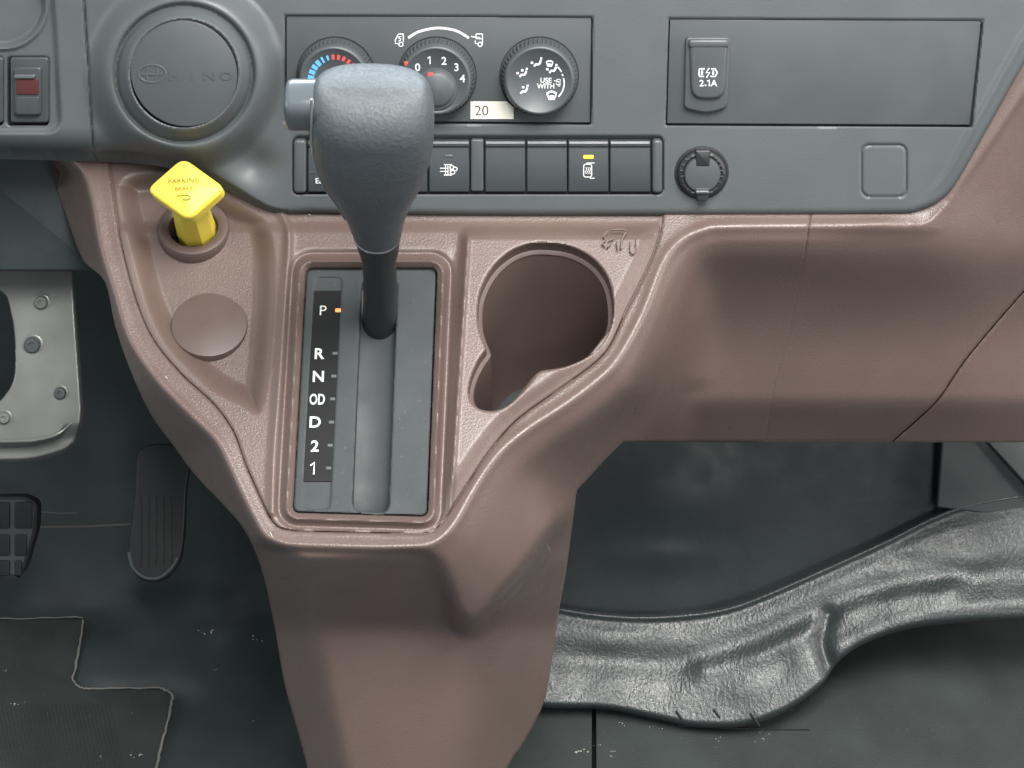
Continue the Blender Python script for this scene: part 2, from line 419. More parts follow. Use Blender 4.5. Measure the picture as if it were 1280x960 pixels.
SEAM1 = [(1016, 200), (1013, 268), (1009, 300), (1000, 350), (985, 420), (968, 480), (955, 560)]
SEAM2 = spline([(1330, 310), (1280, 364), (1210, 446), (1175, 497), (1150, 522), (1112, 556), (1085, 590)], 4)
PANEL1 = np.vstack([[(900, -300)], SEAM1, [(955, 1200), (-100, 1200), (-100, -300)]])        # left of the first seam
PANEL2 = np.vstack([SEAM2, [(1050, 800), (-200, 800), (-200, -300), (1500, -300), (1400, 240)]])
OPEN = round_poly([(382, 334), (547, 334), (535, 646), (365, 641)], 10)
CUP = np.vstack([spline([(686, 462), (708, 458), (733, 447), (752, 431), (764, 408), (767, 382), (761, 350), (743, 325), (715, 309), (683, 304), (658, 306), (634, 317), (613, 338), (600, 365), (597, 390), (599, 412), (608, 436)], 4)[:-1],
                 spline([(608, 436), (597, 452), (588, 474), (586, 492), (592, 506), (606, 513), (624, 512), (640, 503), (656, 486), (671, 467), (678, 463)], 4)])
POCKET = spline([(150, 232), (190, 215), (250, 230), (310, 262), (336, 285), (342, 340), (338, 430), (326, 512), (300, 505), (267, 488), (232, 458), (204, 425), (183, 380), (164, 310)], 4, True)

def ridge_base(X, Y):
    c = C.w(X, Y); d = D.w(X, Y) - 10
    k = smooth(X, 1080, 1200)
    return c * (1 - k) + np.where(Y < 283, d, d) * k

def brown_height(X, Y, fine=True):
    sR = sdf(X, Y, RIDGE); d = np.maximum(-sR, 0)
    _, qx, qy = seg_dist(X, Y, RIDGE[:-2], False)
    B = ridge_base(X, Y); BQ = ridge_base(np.where(d > 0, qx, X), np.where(d > 0, qy, Y))
    rl = lambda d, r: np.where(d < r, d * d / (2 * r), d - r / 2)
    left = rl(d, 7) * 3.6
    tt = smooth(qy, 460, 610)
    sl = 3.6 * (1 - tt) + 1.15 * tt
    diag = 0.85 * rl(d, 6) + (sl - 0.85) * rl(np.maximum(d - 26, 0), 10)
    kl = smooth(qx, 330, 470); kl = np.where(qy < 690, smooth(qx, 335, 500), kl)
    f = left * (1 - kl) + diag * kl
    head = BQ - f
    # receding knee face to the right
    dy = np.maximum(Y - 283, 0)
    fk = 0.8 * rl(dy, 6) + 0.60 * rl(np.maximum(dy - 28, 0), 16) - 0.80 * rl(np.maximum(dy - 70, 0), 90) + 0.95 * rl(np.maximum(dy - 216, 0), 5)
    knee = ridge_base(np.full(X.shape, 1000.0), np.full(X.shape, 283.0)) - fk
    up = smooth(X, 1040, 1320)
    ku = (D.w(X, np.minimum(Y, 283)) - 10) - 0.5 * rl(np.maximum(d - dy, 0), 14)
    ku = ku - fk * 0.9
    knee = knee * (1 - up) + ku * up
    k = 50.0; dd = np.abs(head - knee)
    sm = np.maximum(head, knee) + np.where(dd < k, (k - dd) ** 2 / (4 * k), 0) * smooth(d, 0, 30)
    m = smooth(X, 980, 1110)
    sm = sm * (1 - m) + knee * m
    hm = np.where(sR > 0, B, np.where(X > 700, sm, head))
    bead = 3.6 * np.exp(-((sR - 2) / 6.0) ** 2)
    hm = hm + bead
    # the column below
    base = 168 + 1.2 * (690 - Y); base = np.where(Y > 690, 168 - (1.9 * rl(Y - 690, 14) - 1.60 * rl(np.maximum(Y - 776, 0), 18)), base)
    colm = base - 1.75 * rl(np.maximum(X - 560 + 0.12 * (Y - 780), 0), 60)
    xl = 326 + 0.22 * (Y - 700)
    colm = colm - 1.6 * np.where(X < xl + 56, rl(np.maximum(xl + 56 - X, 0), 14), 0)
    colm = colm - 0.0013 * np.maximum(X - 410, 0) ** 2 * (X < 2000)
    inB = smooth(sdf(X, Y, BELLY), -9, 5)
    W = hm * inB + colm * (1 - inB)
    front = (X > 300) & (X < 560) & (Y > 655)
    W = np.where(sR > 0, hm, W)
    return W

# field evaluated once on a grid, then looked up
GX0, GY0, GC = -90, -90, 2.0
_gx, _gy = np.meshgrid(np.arange(GX0, 1380, GC), np.arange(GY0, 1080, GC))
_F = brown_height(_gx, _gy)
_soft = blur(_F, 3.5); _soft2 = blur(_F, 7.0); _k2 = smooth(_gx, 770, 830) * smooth(-_gy, -495, -470); _soft = _soft * (1 - _k2) + _soft2 * _k2
_sr = sdf(_gx, _gy, RIDGE)
_mix = smooth(-_sr, 6, 26)
_F = blur(_F, 1.1) * (1 - _mix) + _soft * _mix
def lookup(A, X, Y):
    u = np.clip((X - GX0) / GC, 0, A.shape[1] - 1.001); v = np.clip((Y - GY0) / GC, 0, A.shape[0] - 1.001)
    i = u.astype(int); j = v.astype(int); u = u - i; v = v - j
    return A[j, i] * (1 - u) * (1 - v) + A[j, i + 1] * u * (1 - v) + A[j + 1, i] * (1 - u) * v + A[j + 1, i + 1] * u * v

def console_height(X, Y):
    return lookup(_F, X, Y)

def trim_height(X, Y):
    W = lookup(_F, X, Y)
    W = W - 24 * smooth(sdf(X, Y, POCKET), -3, 26)
    # ridge that closes the pocket on its right
    dR, _, _ = seg_dist(X, Y, spline([(338, 240), (356, 275), (361, 300), (356, 380), (349, 480), (342, 570), (340, 640)], 3), False)
    W = W + 5 * np.exp(-(dR / 5.0) ** 2)
    o = -sdf(X, Y, OPEN)
    W = W + 6.5 * np.exp(-((o - 7) / 3.4) ** 2) - 4 * np.exp(-((o - 17) / 4) ** 2)
    # platform of the cup holder
    xs = X + 0.065 * (Y - 300)
    plat = smooth(xs, 572, 586) * smooth(Y, 282, 300)
    W = W + 13 * plat * smooth(sdf(X, Y, GRV), 0, 24)
    W = W + 3.2 * np.exp(-((xs - 585) / 3.0) ** 2) * smooth(Y, 290, 305)
    W = W - 3 * np.exp(-((xs - 568) / 7) ** 2) * smooth(Y, 300, 340)
    W = W - 5 * smooth(-Y, -292, -276)
    # lowered lip ring round the cup opening
    return W

# ------------------------------------------------------------------ the setting: floor and black trim behind
def floor_height(X, Y):
    w = FL.w(X, Y)
    toe = -826 - 0.26 * (772 - Y) 
    k = 14.0; a = np.maximum(w, toe)
    d = np.abs(w - toe); a = a + np.where(d < k, (k - d) ** 2 / (4 * k), 0)
    a = a + 5 * np.sin(X / 47.0 + Y / 90.0) * np.sin(Y / 38.0 + 1)
    # padded hump beside the mat
    dd = sdf(X, Y, rrect(108, 806, 252, 856, 14)); a = a + 15 * smooth(dd, -26, 18)
    dd = sdf(X, Y, rrect(150, 740, 300, 800, 30)); a = a + 16 * smooth(dd, -20, 24)
    return a
sheet('floor', (-120, 330, 1420, 1100), 5, lambda X, Y: 0 * X + 50, floor_height, M['floor'], rnd=0, skirt=(0, 0, -5), kind='structure', angle=180)
# firewall behind everything, meeting the floor sheet
fw = [cam_pt(-300, 800, -960), cam_pt(1600, 800, -960), cam_pt(1600, -20, -940), cam_pt(-300, -20, -940)]
mk('firewall', fw, [(0, 1, 2, 3)], M['wall'], kind='structure')

# ------------------------------------------------------------------ dashboard
VC = (230, 92)   # centre of the round boss
EDGE = np.vstack([[(-120, 186)], spline([(0, 186), (100, 189), (160, 191), (205, 197), (250, 210), (290, 232), (320, 250), (345, 261), (400, 266), (600, 269), (820, 269), (1100, 268), (1150, 263), (1180, 247), (1200, 222), (1232, 165), (1290, 62), (1360, -60)], 4), [(1500, -300), (-120, -300)]])
HOLES = {
 'climate': np.array([(356, 19), (741, 21), (739, 156), (356, 153)], float),
 'bank': rrect(366, 170, 829, 243, 7),
 'store': np.array([(836, 23), (1229, 25), (1215, 159), (832, 157)], float),
}
def dash_mask(X, Y):
    s = sdf(X, Y, EDGE)
    for h in HOLES.values(): s = np.minimum(s, -sdf(X, Y, h))
    s = np.minimum(s, np.hypot(X - VC[0], Y - VC[1]) - 67.5)
    s = np.minimum(s, -sdf(X, Y, rrect(9, 71, 61, 157, 4)))
    s = np.minimum(s, -sdf(X, Y, rrect(-60, 71, 4, 157, 4)))
    return s
def dash_height(X, Y):
    w = D.w(X, Y)
    r = np.hypot(X - VC[0], Y - VC[1])
    w = w + 34 * smooth(-r, -128, -90)
    w = w - 7 * np.exp(-((r - 85) / 3.2) ** 2)
    w = w + 16 * smooth(-r, -84, -67)
    # hollow between the boss and the climate panel
    w = w - 14 * np.exp(-(((X - 318) / 26) ** 2 + ((Y - 206) / 22) ** 2))
    w = w - 5 * np.exp(-((X - (105 + Y * 0.062)) / 1.5) ** 2)     # seam of the left panel
    # raised rim of the instrument field at the far left
    f = sdf(X, Y, round_poly([(-300, -300), (50, -300), (75, 164), (-300, 164)], [1, 1, 18, 1]))
    w = w - 9 * smooth(f, -5, 4)
    q = np.hypot(X - 4, Y - 6); w = w - 9 * smooth(-q, -53, -46) + 4 * np.exp(-((q - 55) / 2.5) ** 2)
    # lower edge rolls under on the left
    e = sdf(X, Y, EDGE); k = smooth(-X, -345, -150); R = 30.0
    q = np.clip(R - e, 0, R); w = w - k * 1.1 * (R - np.sqrt(np.maximum(R * R - q * q, 0)))
    k = smooth(X, 340, 400); R = 9.0; q = np.clip(R - e, 0, R); w = w - k * (R - np.sqrt(np.maximum(R * R - q * q, 0)))
    # shallow moulding at the upper right edge
    w = w + 4 * np.exp(-((e - 16) / 5) ** 2) * smooth(X, 1150, 1220)
    # outline of the blank socket cover is cut in
    o = np.abs(sdf(X, Y, rrect(1077, 181, 1133, 246, 10))); w = w - 3.0 * np.exp(-(o / 1.3) ** 2)
    return w
dash = thing('dashboard', 'dark grey moulded plastic dashboard above the brown console', 'dashboard', D.pt(640, 265, 0.0))
sheet('fascia', (-110, -110, 1400, 290), 1.6, dash_mask, dash_height, M['grey'], dash, rnd=2.2, skirt=(0, -10, -24), angle=50)
_tp = [(-1.1, 0.16, 0.665), (1.1, 0.16, 0.665), (1.1, 1.05, 0.70), (-1.1, 1.05, 0.70)]
_tp = np.array(_tp + [(x, y, z + 0.02) for x, y, z in _tp]) - [0, 0, Z0]
_tp = np.stack([_tp @ XA, _tp @ VA, _tp @ WA], 1) / S
mk('unseen_top_shelf', _tp, [(3, 2, 1, 0), (4, 5, 6, 7), (0, 1, 5, 4), (1, 2, 6, 5), (2, 3, 7, 6), (3, 0, 4, 7)], M['grey'], dash)  # unseen dash top, added to keep windscreen light out of the footwell
def backing(name, x0, y0, x1, y1, n, parent):
    prism(name, D, [(x0, y0), (x1, y0), (x1, y1), (x0, y1)], n - 4, n, M['gap'], parent, bevel=0.5, segs=1)
backing('inner_backing', 350, 14, 745, 161, -9, dash)
prism('inner_backing', D, [(831, 18), (1234, 20), (1220, 164), (827, 162)], -13, -9, M['gap'], dash, bevel=0.5, segs=1)
backing('inner_backing', 356, 160, 840, 252, -9, dash)
backing('inner_backing', -110, 40, 112, 175, -26, dash)
# flush storage lid
lid = prism('storage_panel', D, [(837.6, 24.8), (1227.2, 26.8), (1213.2, 157), (833.8, 155.2)], -18, -3, M['greyface'], dash, bevel=1.5)
DB = Frame(D.O + 46 * D.N, tilt=-19.8)
lbl_round = DB.ab(*VC)
pad = lathe('round_pad', DB, lbl_round[0], lbl_round[1], [(64.2, -26), (64.2, -0.6), (63.5, 0.9), (62, 1.5), (0.01, 1.9)], M['greyface'], dash, n=96, cap=False)
rimv = lathe('pad_well', DB, lbl_round[0], lbl_round[1], [(69, -4), (67.5, -8), (60, -10), (0.01, -10)], M['gap'], dash, n=64, cap=False)
# raised emblem and lettering on the pad (shifted with the boss height)
DP = Frame(D.O + 47.7 * D.N, tilt=-19.8)
ex, ey = 190, 92
strokes('emblem', DP, [(np.vstack([ellipse(ex, ey, 17, 11, 28), [(ex + 17, ey)]]), 1.6), ([(ex - 12, ey + 1), (ex + 12, ey + 1)], 1.6), (spline([(ex - 5, ey - 9), (ex - 7, ey), (ex - 5, ey + 9)], 3), 1.4), (spline([(ex + 5, ey - 9), (ex + 7, ey), (ex + 5, ey + 9)], 3), 1.4)], 0.2, M['greyface'], pad, thick=0.5)
for i, ch in enumerate('HINO'):
    text('letter', ch, DP, 218 + 21.5 * i, 95, 10, 0.15, M['greyface'], pad, bold=0.01, sx=1.5, thick=0.5)

# rocker switches on the far left
def rocker(x0, x1, label, lens=True):
    t = thing('rocker_switch', label, 'switch', D.pt(x0, 157, 0.0), 'rocker switches beside the instrument field')
    prism('bezel', D, rrect(x0, 73, x1, 155, 4), -22, -7, M['switch'], t, bevel=2.2)
    cx = (x0 + x1) / 2 - 1
    r = prism('rocker', D, rrect(cx - 17, 84, cx + 17, 145, 5), -8, -1.5, M['switch'], t, bevel=2.5)
    prism('lens', D, rrect(cx - 14, 99, cx + 14, 118, 2), -3, 0.2, M['redlens'] if lens else M['dark'], r, bevel=0.7)
    prism('grip_bar', D, rrect(cx - 16, 93, cx + 10, 98, 2), -3, 3.0, M['button'], r, bevel=1.4)
    prism('lower_key', D, rrect(cx - 14, 121, cx + 15, 143, 3), -3, 0.8, M['switch'], r, bevel=1.2)
    return t
rocker(11, 59, 'grey rocker switch with dull red window left of the round pad')
rocker(-50, 2, 'grey rocker switch cut off by the left edge of the photo', False)

# ------------------------------------------------------------------ climate control panel
cl = thing('climate_panel', 'flush grey climate control faceplate behind the gear lever with printed symbols', 'control panel', D.pt(548, 155, 0.0))
face = prism('faceplate', D, [(357.6, 20.8), (739.4, 22.8), (737.4, 154.2), (357.6, 151.6)], -18, -3.5, M['greyface'], cl, bevel=1.3)
def arc(cx, cy, rx, ry, a0, a1, n=14):
    a = np.radians(np.linspace(a0, a1, n)); return np.stack([cx + rx * np.cos(a), cy - ry * np.sin(a)], 1)
strokes('arc_mark', D, [(spline([(510, 48), (524, 40), (547, 35.5), (570, 39), (586, 48)], 5), 3.0)], -3.2, M['white'], cl)
def truck_icon(name, fr, x, y, s, n, mat, parent, out=False):
    L = [([(x + 5 * s, y - 7 * s), (x - 1 * s, y - 7 * s), (x - 5 * s, y + 0.5 * s), (x - 5 * s, y + 5 * s), (x - 1.5 * s, y + 5 * s)], 1.5 * s),
         (np.vstack([ellipse(x + 2 * s, y + 6 * s, 2.6 * s, 2.6 * s, 10), [(x + 4.6 * s, y + 6 * s)]]), 1.4 * s), ([(x + 5 * s, y - 7 * s), (x + 5 * s, y + 3 * s)], 1.5 * s),
         (spline([(x + 2.5 * s, y - 4 * s), (x - 1.5 * s, y - 3 * s), (x + 2 * s, y), (x - 1 * s, y + 2 * s)], 3), 1.3 * s)]
    if out:
        L = [([(x - 3 * s, y - 7 * s), (x + 5 * s, y - 7 * s), (x + 5 * s, y + 4 * s), (x + 4 * s, y + 4.5 * s)], 1.5 * s), ([(x - 9 * s, y - 4 * s), (x + 2 * s, y - 2 * s)], 1.6 * s),
             ([(x - 3 * s, y - 7 * s), (x - 3 * s, y - 1 * s), (x + 4 * s, y - 1 * s)], 1.3 * s), ([(x - 4 * s, y + 1 * s), (x - 4 * s, y + 5 * s), (x - 1 * s, y + 5 * s)], 1.3 * s),
             (np.vstack([ellipse(x + 2 * s, y + 6 * s, 2.6 * s, 2.6 * s, 10), [(x + 4.6 * s, y + 6 * s)]]), 1.4 * s)]
    strokes(name, fr, L, n, mat, parent)
truck_icon('cab_symbol', D, 499, 50, 1.0, -3.2, M['white'], cl)
truck_icon('cab_symbol', D, 598, 50, 1.0, -3.2, M['white'], cl, True)

DF = Frame(D.O + 23 * D.N, tilt=-19.8)     # plane of the dial faces
def dial(cx, cy, label):
    a, b = D.ab(cx, cy)
    t = thing('rotary_dial', label, 'dial', D.pt(cx, cy, 0.0), 'rotary climate dials in a row')
    lathe('well_ring', D, a, b, [(48.8, -3.6), (48.6, -2.6), (47.6, -2.8), (47.2, -6)], M['gap'], t, n=72, cap=False)
    lathe('grip_ring', D, a, b, [(46.8, -6), (46.8, 0), (45.3, 14), (42.2, 21)], M['dial'], t, n=208, tooth=(1, 2, 2.4), cap=False, angle=30)
    lathe('rim', D, a, b, [(43.6, 17.0), (43.2, 21), (41.8, 24.5), (39.6, 26.2), (38.2, 26.0), (37.0, 24.5), (0.01, 24.5)], M['dial'], t, n=96, cap=False, angle=60)
    return t
DI = Frame(D.O + 24.5 * D.N, tilt=-19.8)
dl1 = dial(420, 96, 'temperature dial with blue and red bars, half hidden by the gear lever knob')
def face_c(cx, cy):  # where the dial's raised face appears
    p = D.pt(cx, cy, 24.5); k = H / (H - p[2]); return 640 + p[0] * k, 480 - p[1] * k
fx, fy = face_c(420, 96)
for i in range(12):
    a = 172 - i * 13.2
    wdt = 8.2 if i < 4 else (4.5 if i in (4, 5) else 6)
    p0 = arc(fx, fy, 29.5, 29.5, a + 0.3 * wdt * 2, a - 0.3 * wdt * 2, 3); 
    strokes('scale_bar', DI, [(p0, 7.5 if i < 5 else 6)], 0.15, M['blue'] if i < 6 else M['red'], dl1)
dl2 = dial(546, 96, 'fan speed dial numbered 0 to 4 beside the gear lever knob')
fx, fy = face_c(546, 96)
strokes('number', DI, [([(534.5, 73), (537.6, 70.6), (537.6, 80)], 1.5)], 0.2, M['white'], dl2)
for s_, x, y in (('0', 522, 84), ('2', 555, 76), ('3', 570.5, 84), ('4', 578, 98)):
    text('number', s_, DI, x, y, 9.5, 0.2, M['white'], dl2, bold=0.012)
a, b = DI.ab(fx + 0, fy + 10)
hub = lathe('hub_knob', DI, a, b, [(25.5, -1), (25.5, 2), (25, 3), (23.0, 3.2), (20, 7), (18, 8.4), (0.01, 9)], M['dial'], dl2, n=64, cap=False, angle=40)
prism('pointer', DI, rrect(534.5, 89.5, 542, 95, 1.5), 2, 8.2, M['red'], dl2, bevel=0.8)
prism('rim_pointer', DI, rrect(505, 77, 511, 82, 1.5), -5, 1.5, M['red'], dl2, bevel=0.8)
dl3 = dial(674, 96, 'air direction dial printed with seat and windscreen symbols')
def person_icon(x, y, s=1.0, dot=False, left=False):
    L = [(spline([(x - 5 * s, y + 5.5 * s), (x - 2 * s, y + 2.5 * s), (x + 2 * s, y + 2.5 * s), (x + 4.5 * s, y - 3 * s)], 3), 2.8 * s)]
    L.append(([(x + 3.6 * s, y - 5.5 * s), (x + 6.4 * s, y - 5.5 * s)], 2.8 * s))
    if dot: L.append(([(x - 3 * s, y - 3.5 * s), (x + 0.5 * s, y - 3.5 * s)], 3.0 * s))
    if left: L.append(([(x - 9.5 * s, y + 0.5 * s), (x - 6 * s, y + 0.5 * s)], 3.0 * s))
    return L
L = person_icon(672, 78, 0.9, False, True) + person_icon(654, 91, 0.9, True, True) + person_icon(655, 112, 0.9, True, False) + person_icon(691, 86, 0.9, False, True)
L += [(np.array([(684, 79), (687, 83)]), 1.4)]
strokes('airflow_symbol', DI, L, 0.15, M['white'], dl3)
def screen_icon(x, y, s):
    return [(spline([(x - 6 * s, y - 3 * s), (x, y - 5.4 * s), (x + 6 * s, y - 3 * s)], 4), 2.4 * s), (np.array([(x - 5.4 * s, y - 2.5 * s), (x - 3 * s, y + 3.8 * s), (x + 3 * s, y + 3.8 * s), (x + 5.4 * s, y - 2.5 * s)]), 2.0 * s), ([(x - 2.5 * s, y + 1 * s), (x + 2.5 * s, y + 1 * s)], 3.6 * s)]
strokes('windscreen_symbol', DI, screen_icon(687, 80, 0.75) + screen_icon(689.5, 120, 1.05), 0.15, M['white'], dl3)
strokes('range_line', DI, [(spline([(697, 83.5), (700, 87), (702, 90)], 3), 1.6), (np.array([(702.8, 92.5), (703.6, 95)]), 1.6), (spline([(704.3, 97.5), (705.3, 105), (703, 114), (698, 121)], 4), 1.6)], 0.15, M['white'], dl3)
text('lettering', 'USE', DI, 682.5, 100.3, 6.2, 0.2, M['white'], dl3, bold=0.02)
text('lettering', 'WITH', DI, 682, 107.5, 6.2, 0.2, M['white'], dl3, bold=0.02, sx=0.95)
truck_icon('cab_symbol', DI, 697.5, 103, 0.55, 0.2, M['white'], dl3, True)
prism('rim_pointer', DI, rrect(641, 130, 648, 135, 1.5), -19, -16, M['red'], dl3, bevel=0.8)

st = prism('paper_sticker', D, [(588, 127.5), (634, 127.5), (642, 135), (642, 149.5), (588, 149.5)], -3.45, -2.9, M['sticker'], None, bevel=0.2, segs=1, label='small cream sticker printed 20 below the fan and air dials', cat='sticker')
text('number', '20', D, 602, 138.7, 12.5, -2.7, M['ink'], st, bold=0.0, sx=1.0)

# ------------------------------------------------------------------ row of push switches
def end_cap(x0, x1, label):
    prism('end_cap', D, rrect(x0, 174, x1, 241, 5), -19, 4, M['greyface'], dash, bevel=4, label=label)
end_cap(367, 383, 'rounded left end piece of the switch row'); end_cap(815, 828, 'rounded right end piece of the switch row')
prism('divider', D, rrect(588.5, 174, 604.5, 239, 3), -19, 2, M['greyface'], dash, bevel=2.2)
GROUP_SW = 'push switches in a row below the climate panel'
def push(x0, x1, label):
    t = thing('push_switch', label, 'switch', D.pt((x0 + x1) / 2, 240, 0.0), GROUP_SW)
    # curved key: lofted profile, top edge rolled back
    prof = [(175.5, -19), (175.5, -4), (176.5, 1.5), (179, 3.2), (182, 2.8), (184.5, 0.3), (200, 2.0), (218, 3.0), (232, 2.0), (239, 0.2), (241, -3), (241, -19)]
    rings = []
    for xx, sh in ((x0, -1.3), (x0 + 1.2, 0), (x1 - 1.2, 0), (x1, -1.3)):
        yy = np.array([p[0] for p in prof]); nn = np.array([p[1] for p in prof]) + np.where(np.array([p[1] for p in prof]) > -15, sh, 0)
        rings.append(D.pt(np.full(len(yy), xx), yy, nn))
    loft('key', rings, M['switch'], t, True, True, closed=True, angle=30)
    return t
s0 = push(385, 431, 'first push switch of the row, lettered EL, partly behind the gear knob')
strokes('line_mark', D, [([(387, 214.5), (400, 214.5)], 1.6)], 4.0, M['mark'], s0)
strokes('tick_mark', D, [([(397.5, 205), (397.5, 210)], 1.6)], 4.2, M['white'], s0)
text('lettering', 'EL', D, 399.5, 225, 7, 4.2, M['white'], s0, bold=0.02)
push(433, 482, 'plain push switch hidden behind the gear knob')
push(484, 534, 'plain push switch just right of the gear knob, mostly covered')
s3 = push(536.5, 586.5, 'push switch with white exhaust filter symbol right of the gear knob')
x, y = 561, 211.5
L = [([(x - 11, y - 2), (x - 1, y - 2)], 1.2), ([(x - 11, y + 2), (x - 1, y + 2)], 1.2)]
for q in (-4, -1, 2): L.append(([(x + q, y - 6.5), (x + q, y + 6.5)], 1.2))
L += [([(x - 6, y - 6.5), (x + 4, y - 6.5)], 1.4), ([(x - 6, y + 6.5), (x + 4, y + 6.5)], 1.4)]
for q, p_ in ((4, -3), (8, -1), (5, 3)): L.append((np.vstack([ellipse(x + q, y + p_, 2.6, 2.4, 10), [(x + q + 2.6, y + p_)]]), 1.3))
strokes('filter_symbol', D, L, 3.0, M['white'], s3)
prism('dim_lamp', D, rrect(555.5, 193, 566, 196, 1.3), 0, 2.6, M['button'], s3, bevel=0.6)
push(606.5, 656.5, 'first blank push switch right of the narrow divider')
push(658.5, 708.5, 'blank push switch left of the lit amber one')
s6 = push(710.5, 760.5, 'push switch with lit amber lamp and white mirror symbol')
prism('amber_lamp', D, rrect(729, 193.5, 742, 198, 1.6), 0, 2.9, M['amber'], s6, bevel=0.7)
x, y = 735, 212.5
L = [(np.vstack([rrect(x - 5.5, y - 8, x + 4.5, y + 8, 2.5, 3), [(x + 2.0, y - 8)]]), 1.3)]
for q in (-2.5, 0, 2.5): L.append((spline([(x + q - 0.5, y - 4), (x + q + 0.8, y - 1.5), (x + q - 0.8, y + 1.5), (x + q + 0.5, y + 4)], 2), 1.0))
L += [([(x - 2, y - 9.5), (x + 8, y - 9.5)], 1.2), ([(x + 2, y + 9.5), (x + 8, y + 9.5)], 1.2)]
strokes('mirror_symbol', D, L, 3.0, M['white'], s6)
push(762.5, 813, 'last blank push switch at the right end of the row')

# ------------------------------------------------------------------ USB charging flap
u = thing('charging_socket', 'raised dark charging socket flap marked 2.1A on the storage panel', 'socket', D.pt(884, 139, -2.0))
prism('housing', D, round_poly([(857, 46), (912, 46), (909, 133), (884, 141), (855, 134)], [5, 5, 8, 12, 5]), -3.5, 5, M['greyface'], u, bevel=2)
fl_ = prism('flap', D, round_poly([(861, 49), (909, 49), (905, 122), (863, 122)], [4, 4, 16, 16]), 4, 11, M['greyface'], u, bevel=4.5, segs=4)
prism('hinge_bar', D, rrect(860, 47.5, 910, 58, 4), 4, 12, M['greyface'], u, bevel=3.0)
DU = Frame(D.O + 11.2 * D.N, tilt=-19.8)
strokes('battery_symbol', DU, [([(881, 86), (875, 86), (874, 87), (874, 94), (875, 95.5), (880, 95.5)], 1.8), ([(889, 86), (894, 86), (896.5, 90.7), (894, 95.5), (888, 95.5)], 1.8), ([(886.5, 85), (882.5, 91), (887, 90.5), (883, 97)], 1.8), ([(877.5, 88), (877.5, 93.5)], 2.4), ([(891.5, 88), (891.5, 93.5)], 2.4)], 0.1, M['white'], u)
text('lettering', '2', DU, 877, 103.8, 8, 0.15, M['white'], u, bold=0.02)
strokes('lettering', DU, [([(881.0, 106.6), (882.8, 106.6)], 1.8), ([(884.0, 101.6), (886.6, 100.0), (886.6, 107.8)], 1.7)], 0.15, M['white'], u)
text('lettering', 'A', DU, 892.5, 103.8, 8, 0.15, M['white'], u, bold=0.02)

# ------------------------------------------------------------------ power outlet with cap
po = thing('power_outlet', 'round black capped power outlet below the charging socket', 'outlet', D.pt(877, 247, 0.0))
a, b = D.ab(877, 216)
lathe('outer_ring', D, a, b, [(34, -0.5), (33.5, 1.2), (31, 1.6), (29.5, 0.5)], M['dark'], po, n=64, cap=False)
lathe('ribbed_collar', D, a, b, [(30.5, -1), (30, 6), (28.5, 8.5), (26, 9.5), (21.5, 7.0)], M['dark'], po, n=96, tooth=(2, 3, 0.7), cap=False)
lathe('cap', D, a, b, [(23, 4), (22.5, 10), (21, 12), (19, 12.5), (0.01, 12.8)], M['greyface'], po, n=56, cap=False)
prism('strap', D, round_poly([(868, 185), (887, 185), (886, 205), (869, 205)], 2), 3, 13.5, M['dark'], po, bevel=1.8)
prism('pull_tab', D, round_poly([(867, 232), (887, 232), (883, 249), (871, 249)], 2.5), 2, 13.2, M['dark'], po, bevel=2)
prism('tab_ridge', D, rrect(868, 234.5, 885, 238.5, 1.6), 10, 16, M['button'], po, bevel=1.4)
DO = Frame(D.O + 9.6 * D.N, tilt=-19.8)
L = []
for aa in (158, 175, 192, 140, 35, 20, 5, -12, -28):
    c_, s_ = math.cos(math.radians(aa)), math.sin(math.radians(aa)); L.append((np.array([(877 + 23.0 * c_, 215 - 23.0 * s_), (877 + 27.0 * c_, 215 - 27.0 * s_)]), 1.3))
strokes('rib_mark', DO, L, 0.4, M['button'], po)

# ------------------------------------------------------------------ centre console
con = thing('centre_console', 'brown grained plastic centre console carrying the gear lever and cup holder', 'console', cam_pt(500, 1000, -560))
def surround_mask(X, Y):
    s = sdf(X, Y, OUT)
    g = -sdf(X, Y, GRV)
    s = np.minimum(s, g - 0.5)
    s = np.minimum(s, 14 - sdf(X, Y, EDGE))
    return np.minimum(s, sdf(X, Y, PANEL1) - 0.02)
seam_rnd = lambda X, Y: np.where(np.abs(sdf(X, Y, PANEL1)) < 4, 0.3 + 1.2 * smooth(-Y, -345, -300), 2.2)
sheet('surround', (50, 150, 1030, 1060), 2.0, surround_mask, console_height, M['brown'], con, rnd=seam_rnd, skirt=(0, 4, -50), angle=60)
HB = ellipse(241, 289, 29, 22, 40)
def trim_mask(X, Y):
    s = sdf(X, Y, GRV) - 0.5
    s = np.minimum(s, -sdf(X, Y, OPEN)); s = np.minimum(s, -sdf(X, Y, CUP)); s = np.minimum(s, -sdf(X, Y, HB)); s = np.minimum(s, 14 - sdf(X, Y, EDGE))
    return s
sheet('trim_panel', (125, 180, 840, 675), 1.6, trim_mask, trim_height, M['brown'], con, rnd=2.6, skirt=(0, -8, -26), angle=60)
# dark backing under the seam between trim and surround
cb = spline([(136, 200), (152, 307), (192, 425), (267, 505), (306, 578), (338, 648), (370, 666), (530, 668), (560, 643), (611, 565), (711, 478), (782, 389), (820, 308), (828, 250)], 3)
tube('seam_backing', [cam_pt(p[0], p[1], float(C.w(p[0], p[1])) - 8) for p in cb], 4, M['brownsmooth'], con, n=6)

# cup well: upper lip ring, thin ledge, then the wall going straight down
cx, cy = 683, 388
axis = np.array([0, -0.69, -0.72])
